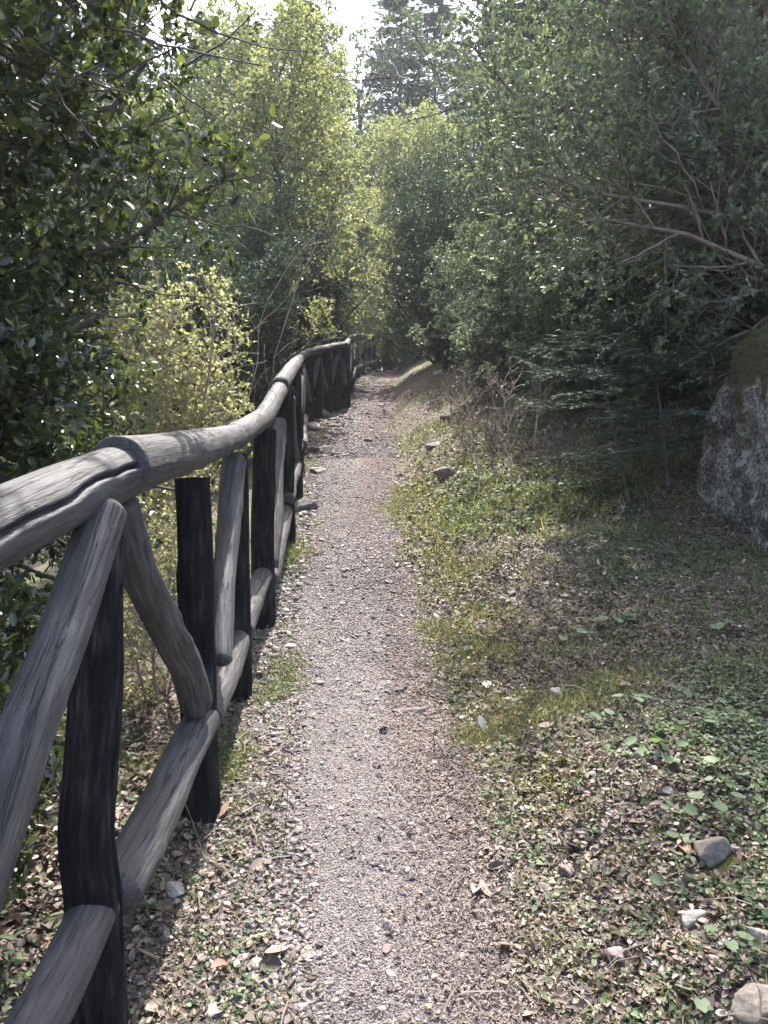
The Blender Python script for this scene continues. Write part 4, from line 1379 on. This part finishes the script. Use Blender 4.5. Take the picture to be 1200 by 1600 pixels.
tag(bpy.data.objects['ground_moss'], kind='stuff')
b = Bits()      # low leafy ground cover on the bank
def cover(n, y0, y1, x0, x1, dens, s0, s1, h0, h1, per=3, rad=.02, kind='round', asp=.8):
    X, Y = scatter(n, y0, y1, rng, x0, x1, 1.2)
    k = rng.uniform(size=len(X)) < dens(X, Y)
    X, Y = np.repeat(X[k], per), np.repeat(Y[k], per)
    m = len(X)
    a = rng.uniform(0, 2 * math.pi, m)
    X = X + np.cos(a) * rng.uniform(0, rad, m)
    Y = Y + np.sin(a) * rng.uniform(0, rad, m)
    k = off_stones(X, Y, .6)
    X, Y, a = X[k], Y[k], a[k]
    m = len(X)
    P = np.stack([X, Y, g(X, Y) + rng.uniform(h0, h1, m)], 1)
    D = np.stack([np.cos(a), np.sin(a), rng.normal(0.05, .25, m)], 1)
    N = norm(np.array([0, 0, 1.0]) + rng.normal(0, .35, (m, 3)))
    L = rng.uniform(s0, s1, m)
    b.add(kind, P, D, N, L, L * asp, L * rng.uniform(.5, 2, m), rnd=rng.uniform(0, 1, m))


cov = lambda X, Y: sstep(-.15, .4, fbm(X * 1.4 + 3, Y * 1.4, 0, 91)) * sstep(.1, .5, X - xr(Y))
cover(46000, 1.2, 6.5, lambda y: xr(y) + .02, None, lambda X, Y: .10 + .8 * cov(X, Y) ** 1.4, .007, .019, .004, .03)
cover(620, 1.6, 6.0, lambda y: xr(y) + .4, None, lambda X, Y: sstep(-.3, .5, fbm(X * 1.3 + 7, Y * 1.3, 0, 93)), .018, .044, .015, .05, per=3, rad=.04)
cover(16000, 5, 14, xr, None, lambda X, Y: .12 + .6 * cov(X, Y), .014, .034, .005, .06, per=3, rad=.05)
cover(11000, 1.2, 6, lambda y: xf(y) - .1, lambda y: xl(y) + .1, lambda X, Y: verge(X, Y) * .8, .007, .016, .003, .015)
cover(4000, 1.3, 8, None, lambda y: xf(y) - .05, lambda X, Y: .3 + .5 * patch(X, Y, 2, 95), .014, .035, .01, .10, per=3, rad=.04, kind='oval', asp=.7)
tag(b.build('ground_cover', M['cover']), 'small round-leaved plants covering the leafy right bank', None, None, 'stuff')

# ------------------------------------------------------------------ single plants one can point to
def heart_plant(px, py, label, n, size, h, seed):
    rng = np.random.default_rng(seed)
    p = hit(px, py)
    p[2] = gz(p[0], p[1])
    pl = Plant('round_leaved_plant', p, label, 'plant')
    for q in range(n):
        a = q * 2.3 + rng.uniform(-.3, .3)
        hh = h * rng.uniform(.6, 1.1)
        tip = np.array([math.cos(a) * hh * .9, math.sin(a) * hh * .9, hh])
        s = np.linspace(0, 1, 6)[:, None]
        line = tip * s + np.array([0, 0, .25 * hh]) * np.sin(s * math.pi)
        w = Wood()
        w.add(line[None], np.full((1, 6), .0013), 5)
        w.build('stem', M['cover'], pl.root)
        bb = Bits()
        L = size * rng.uniform(.75, 1.1)
        D = np.array([[math.cos(a), math.sin(a), -.12]])
        bb.add('round', tip[None], D, norm(np.array([[rng.normal(0, .2), -.25 + rng.normal(0, .2), 1]])), np.array([L]), np.array([L * .95]), np.array([L * 1.2]), rnd=np.array([rng.uniform(.6, 1)]))
        bb.build('leaf', M['cover'], pl.root, smooth=True)


heart_plant(1118, 1275, 'plant of three broad round leaves standing above the large rock', 3, .046, .05, 1)
heart_plant(1132, 1485, 'low heart-leaved plant near the pale upright stone', 3, .034, .045, 2)
heart_plant(1090, 1570, 'heart-leaved plant at the bottom of the right bank', 3, .034, .03, 3)
heart_plant(960, 985, 'round-leaved plant in the patch halfway up the right bank', 4, .055, .07, 4)
heart_plant(1110, 1000, 'tall round-leaved plant below the boulder', 4, .060, .08, 5)
heart_plant(985, 1110, 'round-leaved plant in the middle of the leafy bank', 4, .05, .06, 6)
heart_plant(880, 1010, 'round-leaved plant nearest the path side of the green patch', 4, .05, .07, 7)

def stalk(px, py, Hpx, label, seed, mat, lean=0., r=.0012, side_n=0, cat='grass stalk', name='grass_stalk', L=.2, head=False):
    rng = np.random.default_rng(seed)
    p = hit(px, py)
    p[2] = gz(p[0], p[1])
    h = Hpx / F_PX * p[1]
    pl = Plant(name, p, label, cat)
    P0, R0 = trunk_line(None, h, r, rng, n=14, wig=.02, lean=(lean, 0), r1=.4, z0=-.02)
    pl.wood.add(P0, R0, 5)
    if side_n:
        P1, R1, _ = spawn(P0, R0, side_n, .25, 1, h * L, rng, ang=42, up=.25, npts=6, rr=.7, rmin=r * .4)
        pl.wood.add(P1, R1, 4)
        P2, R2, _ = spawn(P1, R1, 4, .3, 1, h * L * .4, rng, ang=40, up=.2, npts=4, rr=.7, rmin=r * .35)
        pl.wood.add(P2, R2, 3)
        if head:
            leaves(pl.bits, P2, 4, rng, 'fold', .022, .5)
    pl.finish(mat, 'litter' if head else 'grass', 'stem', 'dead_leaves')


stalk(443, 1322, 172, 'single dark thin grass stalk standing at the left edge of the gravel', 1, 'dark_bark', .1, .0014)
stalk(322, 1352, 125, 'pale bent dry stalk beside the second post', 2, 'dry_stem', -.35, .0013)
stalk(545 - 400, 1598, 25, 'short pale stalk at the foot of the first post', 3, 'dry_stem', .1, .001)
for q, (px, py, hp, ln) in enumerate(((748, 752, 150, -.15), (770, 735, 130, .1), (800, 768, 170, -.12), (722, 690, 95, .05), (835, 700, 120, .1), (760, 690, 120, .0), (705, 655, 70, -.1), (865, 790, 110, .15))):
    stalk(px, py, hp, ['dry brown weed stalk leaning left on the sunny bank', 'dry weed stalk with many side twigs on the bank', 'tallest dry weed stalk, clad in dead leaves, in front of the leafy shrubs',
                       'thin dry stalk near the dark bend shrubs', 'dry stalk rising under the drooping fir boughs', 'upright dry stalk behind the leaning one', 'short dry stalk farthest up the bank',
                       'dry stalk beside the leaning fir sapling'][q], 20 + q, 'dry_stem' if q % 2 == 0 else 'bark', ln, .008, 13, 'dry weed', 'dry_weed', .42, q in (0, 2, 4))

# ------------------------------------------------------------------ the hazy air
def haze():
    m = bpy.data.materials.new('hazy_air')
    m.use_nodes = True
    nt = m.node_tree
    nt.nodes.remove(nt.nodes['Principled BSDF'])
    v = N_(nt, 'VolumePrincipled')
    v.inputs['Color'].default_value = (.92, .95, 1.0, 1)
    v.inputs['Density'].default_value = 0.0009
    v.inputs['Anisotropy'].default_value = 0.2
    nt.links.new(v.outputs[0], nt.nodes['Material Output'].inputs['Volume'])
    zlo, zhi = float(ZZ.min()) - 1.0, 60.0
    a = np.array([[x, y, z] for z in (zlo, zhi) for x, y in ((-140, -70), (140, -70), (140, 270), (-140, 270))], float)
    f = np.array([[0, 3, 2, 1], [4, 5, 6, 7], [0, 1, 5, 4], [1, 2, 6, 5], [2, 3, 7, 6], [3, 0, 4, 7]])
    tag(mesh_obj('haze', a, f, m), 'thin bright haze in the forest air', None, None, 'stuff')


haze()
SC.cycles.volume_bounces = 0
SC.cycles.use_denoising = True
